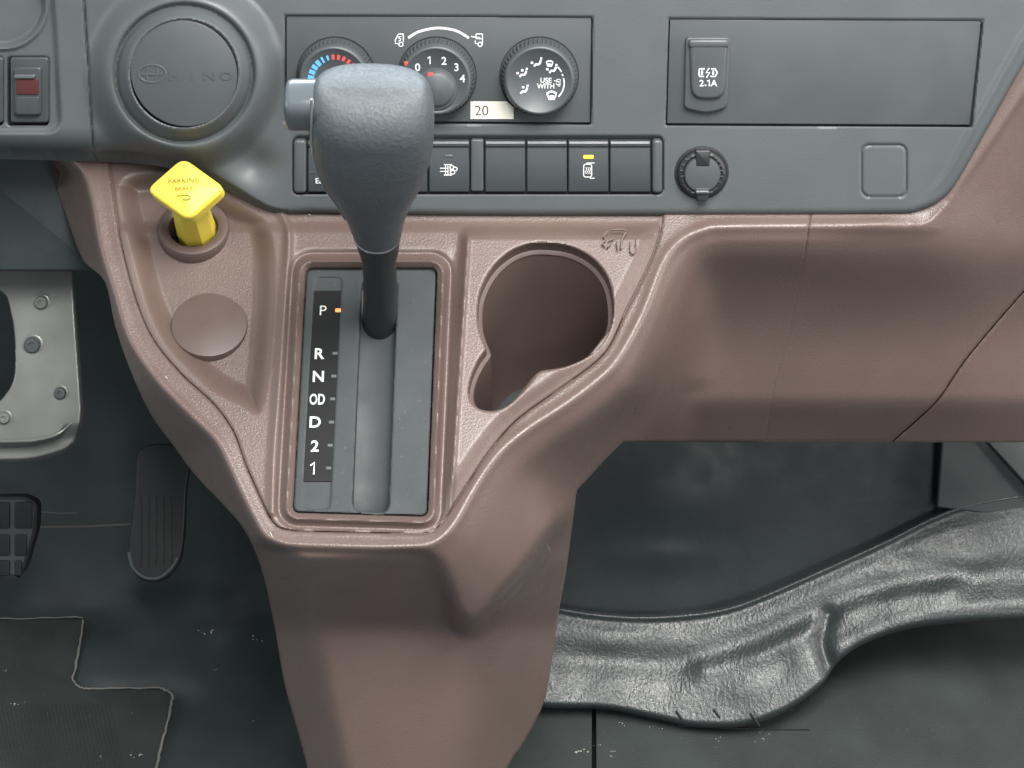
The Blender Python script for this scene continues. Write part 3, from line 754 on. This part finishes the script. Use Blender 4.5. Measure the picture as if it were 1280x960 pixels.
# shrink by moving along the inward normal
def inset(P, d):
    e = np.roll(P, -1, 0) - np.roll(P, 1, 0); e /= np.linalg.norm(e, axis=1)[:, None] + 1e-9
    n = np.stack([-e[:, 1], e[:, 0]], 1); ar = np.sum(P[:, 0] * np.roll(P[:, 1], -1) - np.roll(P[:, 0], -1) * P[:, 1])
    return P + n * d * (1 if ar > 0 else -1)
def cup_r(d, depth):
    q = inset(CUP, d); b_ = cam_pt(q[:, 0], q[:, 1], trim_height(CUP[:, 0], CUP[:, 1]) + 0.9 * (C.w(q[:, 0], q[:, 1]) - C.w(CUP[:, 0], CUP[:, 1]))); return b_ + np.array([0, -0.35, -0.93]) * depth
cup = loft('cup_holder', [cup_r(-2, 4), cup_r(0.3, 15), cup_r(1.0, 18), cup_r(5.0, 19.5), cup_r(5.8, 20.5), cup_r(6, 24)], M['brownsmooth'], con, angle=35)
well0 = cup_r(5.6, 22); cen = well0.mean(0)
rings = [well0]
for t, k in ((40, 0.99), (100, 0.975), (160, 0.955), (216, 0.94), (224, 0.92)):
    rings.append(cen + (well0 - cen) * k + axis * t)
loft('well_wall', rings, M['brownsmooth'], cup, cap1=False, angle=60)
rings2 = [rings[-1], cen + (well0 - cen) * 0.5 + axis * 224, cen + (well0 - cen) * 0.02 + axis * 224]
loft('well_floor', rings2, M['gap'], cup, angle=60)
# moulded cup pictogram
CI = Frame(C.O + 14.5 * C.N, tilt=24)
strokes('moulded_symbol', CI, [(spline([(759, 290), (755, 296), (757, 300), (753, 305), (757, 309)], 3), 1.4), ([(760, 302), (768, 299)], 1.4), ([(759, 310), (763, 304)], 1.6), ([(764, 288), (778, 288), (784, 289)], 1.2), (spline([(783, 291), (778, 299), (776, 312)], 3), 1.4), ([(771, 301), (772, 313)], 1.2), ([(788, 302), (788, 315)], 1.2), (spline([(795, 300), (795, 312), (791, 318), (788, 315)], 3), 1.3)], 1.0, M['brown'], con, thick=1.4)

# blank cap and parking-brake collar in the left pocket
PK = Frame(cam_pt(262, 408, float(trim_height(np.array([262.0]), np.array([408.0]))[0]) + 1), tilt=31, yaw=4)
bc = lathe('blank_cap', PK, 0, 0, [(47, -10), (46.8, 3), (46, 4.8), (44.5, 5.4), (0.01, 6)], M['brownsmooth'], con, n=72, cap=False, label='flat round brown blanking cap below the yellow knob')
w_k = float(trim_height(np.array([205.0]), np.array([300.0]))[0])
KF = Frame(cam_pt(242, 286, w_k), tilt=33, yaw=3)
lathe('collar', KF, 0, 0, [(44.8, -14), (44.5, 2.5), (43.2, 4.6), (40.5, 5.4), (33, 4.8), (31, 3.4), (30.4, 0), (30.0, -28)], M['brownsmooth'], con, n=72, cap=False, label='raised brown ring round the yellow knob')
lathe('dark_bore', KF, 0, 0, [(30.6, -20), (25, -32), (0.01, -34)], M['gap'], con, n=40, cap=False)

# ------------------------------------------------------------------ parking brake knob
pk = thing('parking_brake_knob', 'bright yellow diamond shaped pull knob standing in a brown ring', 'knob', KF.loc(0, 0, -20.0))
st0 = cam_pt(246, 289, w_k - 4); st1 = cam_pt(233, 245, w_k + 92)
ax = st1 - st0; Lx = np.linalg.norm(ax); ax /= Lx
uu = np.cross([0, 1, 0], ax); uu /= np.linalg.norm(uu); vv = np.cross(ax, uu)
def oct_ring(t, r):
    A = np.radians(np.arange(8) * 45 + 22.5); r_ = np.repeat(r, 8)
    return st0 + ax * t + r_[:, None] * (np.cos(A)[:, None] * uu + np.sin(A)[:, None] * vv)
loft('stem', [oct_ring(-12, 25), oct_ring(2, 25), oct_ring(40, 23.5), oct_ring(Lx - 2, 21)], M['yellow'], pk, True, True, angle=25)
prism('keyway', KF, [(241.5, 293), (246, 293), (246, 299.5), (241.5, 299.5)], -6, 14, M['gap'], pk, bevel=0.6)
HW = w_k + 92
HF = Frame(cam_pt(232, 238, HW), tilt=14, yaw=-3)
dia = round_poly([(229, 197), (283, 236), (236, 277), (182, 238)], 13, 6)
head = prism('head', HF, dia, -15, 4, M['yellow'], pk, bevel=6, segs=5, dome=3.5)
HT = Frame(HF.O + 8.3 * HF.N, tilt=14, yaw=-3)
text('lettering', 'PARKING', HT, 230, 225.5, 6.3, 0, M['yellowdark'], head, bold=0.004, sx=1.05, rot=2)
text('lettering', 'BRAKE', HT, 230, 235.5, 4.8, 0.3, M['yellowdark'], head, bold=0.002, sx=1.1, rot=2)
strokes('arrow_mark', HT, [([(221, 244.5), (234, 243.5), (238, 245.5)], 1.1), (spline([(228, 249), (234, 249.5), (239, 247)], 3), 1.2)], -0.1, M['yellowdark'], head)

# ------------------------------------------------------------------ shift plate
sp = thing('shift_plate', 'slate grey gear selector plate with lit P and column of white letters', 'selector plate', C.pt(458, 645, -8.0))
SLOT = round_poly([(452, 352), (497, 352), (486, 642), (440, 640)], [6, 6, 14, 14], 6)
WIN = round_poly([(393, 346), (428, 346), (413, 638), (377, 637)], [8, 8, 10, 10], 5)
def plate_h(X, Y):
    w = C.w(X, Y) - 9
    w = w - 1.6 * smooth(sdf(X, Y, WIN), -0.8, 1.2)
    return w
sheet('plate', (355, 325, 560, 655), 1.3, lambda X, Y: np.minimum(sdf(X, Y, inset(OPEN, 1.6)), -sdf(X, Y, SLOT)), plate_h, M['plate'], sp, rnd=1.5, skirt=(0, -13, -30), angle=50)
# sliding cover in the slot: shallow trough
rings = []
for y in np.linspace(340, 646, 14):
    xl = 450 - (y - 350) * 0.041 - 2; xr = 499 - (y - 350) * 0.041 + 2
    xx = np.linspace(xl, xr, 9); q = np.linspace(-1, 1, 9)
    rings.append(cam_pt(xx, np.full(9, y), C.w(xx, np.full(9, y)) - 30 + 4 * q * q - 8 * (abs(y - 640) < 12)))
loft('slot_slide', rings, M['slide'], sp, closed=False, angle=60)
SP = Frame(C.O - 8.6 * C.N, tilt=24)
strip = prism('letter_strip', SP, round_poly([(391.5, 363), (427.5, 363), (415.5, 602), (379, 602)], 1.0), -3, -0.35, M['strip'], sp, bevel=0.5, segs=1)
for s_, x, y, sx_ in (('P', 404, 388, 1.0), ('R', 399.5, 442, 1.0), ('N', 398, 470.5, 1.0), ('OD', 396.5, 499, 0.62), ('D', 394, 527.5, 1.0), ('2', 393.5, 557.5, 1.0), ):
    text('letter', s_, SP, x, y, 14.5 if s_ != 'P' else 13, 0.0, M['white'], strip, bold=0.022 if s_ != 'P' else 0.0, sx=sx_)
strokes('letter', SP, [([(388, 582), (393, 578), (392.2, 593)], 2.0)], 0.0, M['white'], strip)
prism('position_lamp', SP, rrect(419, 385.5, 428, 390, 1), -1.2, 0.1, M['orange'], strip, bevel=0.3, segs=1)
for x, y in ((419.5, 441.5), (418, 470), (416.5, 498.5), (415, 527.5), (413.5, 556.5), (411.5, 585)):
    prism('unlit_mark', SP, rrect(x - 4, y - 1.8, x + 2.5, y + 1.8, 0.8), -1.2, 0.0, M['mark'], strip, bevel=0.2, segs=1)

# ------------------------------------------------------------------ gear lever
K0 = cam_pt(476, 398, float(C.w(476, 398)) - 18)
tip = cam_pt(464, 118, float(C.w(476, 398)) + 335)
AX = tip - K0; LT = np.linalg.norm(AX); AX /= LT
LU = np.array([1.0, 0, 0]); LU -= AX * (LU @ AX); LU /= np.linalg.norm(LU); LB = np.cross(LU, AX); LB /= np.linalg.norm(LB)
if LB[2] < 0: LB = -LB
gl = thing('gear_lever', 'automatic gear lever with grey grained knob and silver side button standing in P', 'gear lever', K0)
def t_of(py):
    ts = np.linspace(-80, LT + 60, 800); P = K0 + ts[:, None] * AX; yy = 480 - P[:, 1] * H / (H - P[:, 2])
    return np.interp(-py, -yy, ts)
def lring(py, xl, xr, depth, e=2.4, n=40, t=None, tiltb=0.0):
    t = t_of(py) if t is None else t
    c = K0 + AX * t; k = (H - c[2]) / H; A = np.linspace(0, 2 * math.pi, n, endpoint=False)
    hw = (xr - xl) / 2 * k; mx = ((xl + xr) / 2 - 640) * k
    ca, sa = np.cos(A), np.sin(A); p = 2 / e
    X_ = hw * np.sign(ca) * np.abs(ca) ** p; B_ = depth * np.sign(sa) * np.abs(sa) ** p
    c = c + LU * (mx - c[0]) / LU[0]
    return c + X_[:, None] * LU + B_[:, None] * LB + (tiltb * B_ / max(depth, 1))[:, None] * AX
shaft = [lring(0, 450, 499, 24, 2.0, t=-62), lring(404, 453, 497, 22, 2.0), lring(380, 454, 497, 21, 2.0), lring(345, 454, 496, 20, 2.0), lring(325, 452, 495, 20, 2.0), lring(314, 449, 498, 22, 2.0), lring(300, 444, 500, 25, 2.0), lring(292, 442, 501, 26, 2.0)]
loft('shaft', shaft, M['rubber'], gl, True, True, angle=60)
loft('trim_ring', [lring(294.5, 441.5, 501.5, 27, 2), lring(293.8, 441, 502, 27.6, 2), lring(292.6, 441, 502, 27.6, 2), lring(292, 441.5, 501.5, 27, 2)], M['chrome'], gl)
body = [(292.5, 442, 501, 26.5, 2), (290, 440.5, 502, 28, 2), (278, 436, 505, 31, 2), (262, 430, 509, 35, 2.1), (246, 421, 515, 40, 2.2), (230, 413, 523, 45, 2.3), (212, 401, 532, 50, 2.4), (192, 392.5, 538, 53, 2.5), (172, 387.5, 542, 55, 2.6), (143, 385.5, 543, 54, 2.7)]
from itertools import pairwise
rings = []
for (a0, a1) in pairwise(body):
    for q in (0, 0.5): rings.append(lring(*[a0[i] * (1 - q) + a1[i] * q for i in range(5)]))
rings.append(lring(*body[-1]))
t0 = t_of(143)
for j in range(1, 11):
    th = j / 10 * math.pi / 2; g = math.cos(th)
    hw = 78.5 * (0.76 + 0.24 * g ** 0.8); cx_ = 464 - 1 * (1 - g)
    rings.append(lring(0, cx_ - hw, cx_ + hw, 54 * (0.28 + 0.72 * g), 2.7 - 0.4 * (1 - g), t=t0 + 46 * math.sin(th)))
last = rings[-1]; cc = last.mean(0)
for q, up_ in ((0.75, 2.0), (0.45, 3.5), (0.02, 4.2)): rings.append(cc + (last - cc) * q + AX * up_)
knob = loft('knob', rings, M['knob'], gl, True, True, angle=180)
# parting line and side button
pr = []
prof_y = [q[0] for q in body[::-1]]
for py, dx in ((112, 6), (125, 5.5), (140, 5.5), (160, 5.5), (180, 5.5), (200, 5.5), (222, 5), (240, 5), (262, 4.5)):
    L_, R_, dp, e_ = [np.interp(py, prof_y, [q[i] for q in body[::-1]]) for i in (1, 2, 3, 4)]
    hw = (R_ - L_) / 2; xr_ = (hw - dx) / hw; Bd = dp * (1 - xr_ ** e_) ** (1 / e_) + 0.3
    ts = np.linspace(-80, LT + 60, 800); P = K0 + ts[:, None] * AX + LB * Bd; yy = 480 - P[:, 1] * H / (H - P[:, 2])
    t = np.interp(-(py + 12), -yy, ts); py2 = np.interp(-t, -np.array([t_of(q) for q in prof_y])[::1], prof_y)
    L_, R_, dp, e_ = [np.interp(py2, prof_y, [q[i] for q in body[::-1]]) for i in (1, 2, 3, 4)]
    hw = (R_ - L_) / 2; Bd = dp * (1 - ((hw - dx) / hw) ** e_) ** (1 / e_) + 0.3
    c = K0 + AX * t; k = (H - c[2]) / H
    pr.append(np.array([(L_ + dx - 640) * k, c[1], c[2]]) + LB * Bd)
tube('parting_seam', pr, 1.5, M['seamlight'], gl, n=6)
tb = t_of(131); c = K0 + AX * tb; kk = (H - c[2]) / H
def brg(x, sa, sb, n=36):
    A = np.linspace(0, 2 * math.pi, n, endpoint=False); p = 2 / 3.2
    o_ = np.array([(x - 640) * kk, c[1], c[2]])
    return o_ + (sb * np.sign(np.cos(A)) * np.abs(np.cos(A)) ** p)[:, None] * LB + (sa * np.sign(np.sin(A)) * np.abs(np.sin(A)) ** p)[:, None] * AX
loft('release_button', [brg(400, 24, 24), brg(366, 24, 24), brg(361, 23, 23), brg(358, 20.5, 20.5), brg(357, 16, 16)], M['button'], gl, True, True, angle=40)

# ------------------------------------------------------------------ lower dash panels on the passenger side
lp = thing('knee_panel', 'brown plastic lower dash panel right of the console', 'panel', cam_pt(1060, 553, -240))
def kp_mask(X, Y):
    return np.minimum(np.minimum(np.minimum(sdf(X, Y, OUT), 14 - sdf(X, Y, EDGE)), -sdf(X, Y, PANEL1) - 0.02), sdf(X, Y, PANEL2) - 0.9)
sheet('panel_shell', (930, -90, 1370, 570), 2.0, kp_mask, console_height, M['brown'], lp, rnd=seam_rnd, skirt=(0, 0, -40), angle=60)
ep = thing('end_panel', 'brown end panel beyond the diagonal seam at the right edge', 'panel', cam_pt(1250, 553, -240))
sheet('panel_shell', (1060, 250, 1370, 570), 2.0, lambda X, Y: np.minimum(sdf(X, Y, OUT), -sdf(X, Y, PANEL2) - 0.9), console_height, M['brown'], ep, rnd=2.0, skirt=(0, 0, -40), angle=60)

# ------------------------------------------------------------------ black vinyl cover and trim at lower right
top_c = spline([(600, 752), (680, 755), (740, 764), (800, 768), (860, 765), (910, 757), (960, 739), (1040, 704), (1110, 672), (1175, 640), (1240, 622), (1400, 600)], 5)
bot_c = spline([(600, 880), (690, 884), (760, 886), (820, 898), (870, 908), (930, 907), (980, 890), (1025, 858), (1050, 825), (1090, 800), (1160, 781), (1280, 774), (1400, 776)], 5)
def vin_t(X, Y):
    yt = np.interp(X, top_c[:, 0], top_c[:, 1]); yb = np.interp(X, bot_c[:, 0], bot_c[:, 1]); return (Y - yt) / (yb - yt), yt, yb
VIN = np.vstack([top_c, bot_c[::-1]])
def vinyl_h(X, Y):
    t, yt, yb = vin_t(X, Y)
    base = -640 + 40 * smooth(X, 700, 1250)
    w = base + 30 + (Y - yt) * 0.55 - 0.22 * np.maximum(t - 0.2, 0) * (yb - yt) - 26 * np.exp(-((t) / 0.07) ** 2) * 0 
    # long fold that runs up to the right
    fd, _, _ = seg_dist(X, Y, spline([(700, 820), (800, 828), (890, 822), (960, 795), (1040, 762), (1110, 737), (1180, 722), (1290, 715)], 4), False)
    w = w - 8 * np.exp(-(fd / 20) ** 2) 
    f2, _, _ = seg_dist(X, Y, spline([(880, 835), (960, 812), (1030, 778), (1100, 752), (1190, 738)], 4), False)
    w = w + 7 * np.exp(-(f2 / 15) ** 2)
    f3, _, _ = seg_dist(X, Y, spline([(1036, 770), (1028, 800), (1038, 838)], 4), False)
    w = w - 13 * np.exp(-(f3 / 10) ** 2)
    f4, _, _ = seg_dist(X, Y, spline([(1045, 810), (1100, 783), (1180, 762), (1290, 752)], 4), False)
    w = w + 5 * np.exp(-(f4 / 13) ** 2)
    for (x, y, sx, sy, a_) in ((760, 800, 30, 14, 6), (830, 850, 24, 20, -6), (930, 860, 30, 18, 7), (720, 850, 20, 22, -5), (980, 830, 16, 20, -5), (1220, 700, 30, 16, 8), (870, 790, 40, 12, -5), (1130, 700, 40, 10, -6)):
        w = w + 0.4 * a_ * np.exp(-((X - x) / sx) ** 2 - ((Y - y) / sy) ** 2)
    w = w + 0.5 * np.sin(X / 9 + 3 * np.sin(Y / 23)) * np.exp(-((t - 0.8) / 0.3) ** 2)
    w = w + 9 * np.exp(-((Y - yt - 4) / 4) ** 2)
    w = w - 9 * smooth(t, 0.95, 1.02)
    return w
vc = thing('vinyl_cover', 'glossy wrinkled black vinyl cover folded across the passenger footwell', 'floor cover', cam_pt(950, 905, -620))
sheet('cover_sheet', (620, 590, 1380, 920), 2.2, lambda X, Y: sdf(X, Y, VIN), vinyl_h, M['vinyl'], vc, rnd=4, skirt=(0, -4, -14), angle=180)
# wall panel above the cover
def wall_h(X, Y):
    return -655 + 40 * smooth(X, 700, 1250) + 0.12 * (640 - Y) + 14 * np.exp(-((X - 840) / 90) ** 2 - ((Y - 620) / 60) ** 2) + 5 * np.exp(-((X - 830) / 50) ** 2 - ((Y - 695) / 18) ** 2) - 12 * smooth(X, 1168, 1182)
WALLP = np.vstack([[(600, 440), (1420, 440)], top_c[::-1] + [0, 6]])
sheet('tunnel_wall', (600, 440, 1400, 790), 4, lambda X, Y: sdf(X, Y, WALLP), wall_h, M['wall'], None, rnd=0, skirt=(0, -5, -30), angle=180, label='dark smooth wall panel above the wrinkled vinyl cover', cat='panel')
TR = Frame(cam_pt(1230, 600, -560), tilt=0)
prism('side_trim', TR, round_poly([(1180, 520), (1400, 520), (1400, 660), (1258, 645), (1172, 634)], 3), -8, 0, M['trim'], None, bevel=3, label='dark grey side trim between knee panel and vinyl cover', cat='trim panel')
TR2 = Frame(cam_pt(1250, 575, -535), tilt=5)
prism('side_bracket', TR2, [(1224, 540), (1400, 540), (1400, 700), (1284, 606)], -12, 0, M['trim'], None, bevel=2, label='grey triangular trim piece at the right edge under the brown panel', cat='trim panel')

# mat under the vinyl cover, with a stitched edge and staples
MR = Frame(cam_pt(900, 930, -560), tilt=45)
mr_ = thing('passenger_mat', 'black rubber mat below the vinyl cover on the passenger side', 'floor mat', MR.pt(950, 1000, 0.0))
prism('mat_sheet', MR, [(745, 868), (900, 800), (1080, 752), (1420, 730), (1420, 1100), (745, 1100)], -8, 0, M['mat'], mr_, bevel=2)
mr2 = thing('tunnel_mat', 'narrow black mat strip between console foot and passenger mat', 'floor mat', MR.pt(700, 1000, 0.0))
prism('mat_sheet', MR, [(560, 868), (740, 868), (740, 1100), (560, 1100)], -8, 0, M['mat'], mr2, bevel=2)
tube('stitched_edge', [MR.pt(np.array(float(x)), np.array(float(y)), 2.0) for x, y in ((846, 908), (880, 910), (940, 912), (1012, 912))], 1.8, M['dark'], mr_)
for (x, y) in ((851, 896), (898, 894), (944, 899)):
    w = float(vinyl_h(np.array([x * 1.0]), np.array([y * 1.0 - 8]))[0]) + 3
    tube('stitch', [cam_pt(x - 6, y - 8, w), cam_pt(x - 1, y - 1, w + 2), cam_pt(x + 5, y + 8, w - 4)], 1.9, M['dark'], vc)

# ------------------------------------------------------------------ driver's side: mat, edges, pedals, bracket
MF = Frame(FL.O + 10 * FL.N, tilt=45)
dm = thing('driver_mat', 'dusty black ribbed floor mat with frayed pale welt at lower left', 'floor mat', MF.pt(60, 1000, 0.0))
MO = [(-120, 774), (104, 774), (98, 815), (92, 848), (98, 858), (108, 862), (200, 862), (214, 868), (216, 876), (206, 915), (196, 962), (190, 1090), (-120, 1090)]
prism('mat_sheet', MF, MO, -12, 0, M['mat'], dm, bevel=1.5)
rg = np.random.default_rng(4)
def welt(pts, r):
    P = spline(pts, 8); return [MF.pt(np.array(p[0] + rg.normal(0, .5)), np.array(p[1] + rg.normal(0, .5)), 1.0) for p in P], [r * (0.7 + 0.6 * rg.random()) for _ in P]
for pts, r in (([(-100, 772), (40, 773), (104, 772)], 1.1), ([(104, 776), (98, 815), (91, 850)], 1.9), ([(91, 850), (98, 858), (120, 861), (200, 860)], 1.5), ([(200, 860), (214, 868), (215, 878), (206, 915), (196, 960), (192, 1000)], 2.0)):
    P, R = welt(pts, r); tube('welt', P, R, M['seam'], dm, n=6)
# ribs of the mat surface
V = []; F = []; k = 0
for i in range(46):
    x0_ = -100 + i * 5.2; 
    P0 = MF.pt(np.array([x0_, x0_ + 1.8, x0_ + 40, x0_ + 38.2]), np.array([880.0, 880.0, 1060.0, 1060.0]), np.array([1.7] * 4))
    if x0_ > 140: break
    V.append(P0); F.append((k, k + 3, k + 2, k + 1)); k += 4
mk('rib_field', np.concatenate(V), F, M['mat'], dm, kind='stuff')

sp_l = []
for (x0, y0, x1, y1, r, nm) in ((48, 659, 168, 655, 1.5, 0), (52, 640, 96, 641, 0.9, 0)):
    sp_l.append(tube('toe_board_edge', [cam_pt(x0, y0, -735), cam_pt((x0 + x1) / 2, (y0 + y1) / 2 + 1, -735), cam_pt(x1, y1, -735)], r, M['seam'], None, n=6,
         label='thin pale edge strip behind the pedals, ' + ('lower and longer of two' if y0 > 650 else 'upper and shorter of two'), cat='edge strip', group='pale edge strips behind the pedals'))

bp = thing('brake_pedal', 'black rubber brake pedal pad with square grid at the left edge', 'pedal', cam_pt(0, 722, -640))
BF = Frame(cam_pt(10, 672, -600), tilt=-6)
pad_o = round_poly([(-70, 622), (30, 620), (47, 628), (46, 662), (30, 716), (20, 723), (-70, 723)], [3, 6, 8, 10, 10, 4, 3])
prism('pad', BF, pad_o, -26, 0, M['pedal'], bp, bevel=3)
prism('pad_grid', BF, inset(pad_o, 4), -4, 1.6, M['pedalgrid'], bp, bevel=0.6)
for r_, (ya, yb) in enumerate(((627, 660), (668, 694), (700, 719))):
    for (xa, xb) in ((-62, -24), (-20, 13), (19, 41 - 4 * r_ if r_ else 41)):
        if r_ == 2: xb = min(xb, 28)
        if r_ == 1: xb = min(xb, 34)
        prism('tread_block', BF, rrect(xa, ya, xb, yb, 2.5), 0, 5, M['pedal'], bp, bevel=1.5)
tube('pedal_arm', [cam_pt(-30, 640, -640), cam_pt(-40, 560, -640), cam_pt(-50, 420, -560)], 9, M['metal'], bp)
ap = thing('accelerator_pedal', 'long black accelerator pedal with rounded worn foot', 'pedal', cam_pt(190, 728, -690))
AF = Frame(cam_pt(192, 665, -660), tilt=8)
ao = spline([(176, 560), (232, 562), (232, 620), (227, 690), (214, 716), (196, 727), (176, 724), (162, 708), (160, 680), (168, 620)], 5, True)
prism('pad', AF, ao, -16, 0, M['pedal'], ap, bevel=5, segs=4)
strokes('worn_lip', AF, [(spline([(161, 690), (166, 709), (180, 721), (198, 722), (213, 711), (222, 697)], 5), 3.5)], 0.2, M['pedalgrid'], ap, thick=1.2)
for i in range(5):
    x = 176 + i * 9.5
    tube('tread_rib', [AF.pt(np.array(x + (1.2 if j % 2 else 0)), np.array(620.0 + j * 22), 0.2) for j in range(5)], 0.9, M['pedal'], ap, n=6)

br = thing('steering_bracket', 'dark steel bracket plate with bolts and worn bright lower edge at left', 'bracket', cam_pt(50, 575, -230))
BO = round_poly([(-110, 337), (90, 337), (94, 400), (103, 530), (88, 560), (40, 574), (-110, 576)], [2, 7, 5, 26, 16, 20, 2], 6)
BH = spline([(-60, 350), (0, 362), (14, 392), (19, 430), (18, 470), (8, 492), (-10, 506), (-60, 515)], 5, True)
def br_h(X, Y):
    w = -235 + 0.1 * (Y - 450)
    s = sdf(X, Y, BO); low = smooth(Y, 490, 540)
    return w - 22 * smooth(Y, 528, 550) * smooth(-s, -22, -14)
sheet('plate', (-110, 330, 110, 582), 1.1, lambda X, Y: np.minimum(sdf(X, Y, BO), -sdf(X, Y, BH)), br_h, M['metal'], br, rnd=2.5, skirt=(0, -4, -16), angle=50)
eP = spline([(-100, 551), (20, 551), (52, 548), (74, 541), (90, 528)], 6)
tube('worn_edge', [cam_pt(p[0], p[1], float(br_h(np.array([p[0]]), np.array([p[1] - 4.0]))[0]) + 4.0) for p in eP], [2.6 if i < len(eP) - 8 else 2.6 * (len(eP) - i) / 9 for i in range(len(eP))], M['edge'], br, n=8)
def bolt(x, y, r, m):
    f = Frame(cam_pt(x, y, -235 + 0.1 * (y - 450)), tilt=-5)
    b_ = lathe('bolt', f, 0, 0, [(r * 1.35, -2), (r * 1.35, 1.2), (r * 1.2, 2), (r * 1.02, 2)], M['metal'], br, n=28, cap=False)
    lathe('bolt_head', f, 0, 0, [(r, 1), (r, 5), (r * 0.85, 7), (r * 0.4, 7.2), (r * 0.35, 5.2)], m, b_, n=24)
bolt(52, 378, 9, M['metal']); bolt(41, 431, 11, M['bolt']); bolt(76, 491, 8, M['bolt']); bolt(6, 522, 8, M['edge'])
# cover under the dashboard on the driver's side
UF = Frame(cam_pt(20, 260, -150), tilt=-8)
prism('column_cover', UF, round_poly([(-130, 130), (128, 130), (122, 338), (-130, 338)], 3), -20, 0, M['wall'], None, bevel=3, label='dark blue grey cover under the left end of the dashboard', cat='cover')

for (x0, y0, x1, y1) in ((337, 664, 341, 672), (684, 680, 688, 692), (386, 268, 388, 268.6), (206, 470, 210, 474)):
    f_ = lambda x, y: cam_pt(x, y, float(console_height(np.array([x * 1.0]), np.array([y * 1.0]))[0]) + 0.6)
    tube('scuff_mark', [f_(x0, y0), f_((x0 + x1) / 2, (y0 + y1) / 2), f_(x1, y1)], [0.2, 0.55, 0.2], M['speck'], con, n=5)
# crumbs of dust
V = []; F = []; k = 0
spots = [(20, 880, 5), (8, 838, 2), (22, 882, 2), (168, 943, 5), (128, 947, 3), (164, 893, 2), (318, 902, 2), (320, 800, 4), (265, 790, 5), (250, 788, 3), (270, 838, 2), (730, 938, 6), (745, 930, 3), (765, 940, 3), (774, 904, 3), (765, 945, 2), (950, 915, 2), (960, 918, 2), (988, 887, 1.5), (820, 910, 3), (900, 923, 3), (953, 925, 3)]
for x, y, s in spots:
    for j in range(5):
        xx, yy = x + rg.normal(0, s * 1.2), y + rg.normal(0, s * 0.5); r = s * 0.17 * (0.5 + rg.random())
        if xx < 215: p = MF.pt(np.array(xx), np.array(yy), 1.2)
        elif xx > 560: p = MR.pt(np.array(xx), np.array(yy), 1.0)
        else: p = cam_pt(xx, yy, float(floor_height(np.array([xx]), np.array([yy]))[0]) + 2)
        Q = np.array([(1, 0, 0), (-1, 0, 0), (0, 1, 0), (0, -1, 0), (0, 0, 1), (0, 0, -1)]) * r * np.array([1.6, 1, 1]) + p
        V.append(Q)
        for a, b, c in ((0, 2, 4), (2, 1, 4), (1, 3, 4), (3, 0, 4), (2, 0, 5), (1, 2, 5), (3, 1, 5), (0, 3, 5)): F.append((k + a, k + b, k + c))
        k += 6
mk('dust_crumbs', np.concatenate(V), F, M['speck'], None, label='pale crumbs of dust scattered over the black floor', cat='dust', kind='stuff')
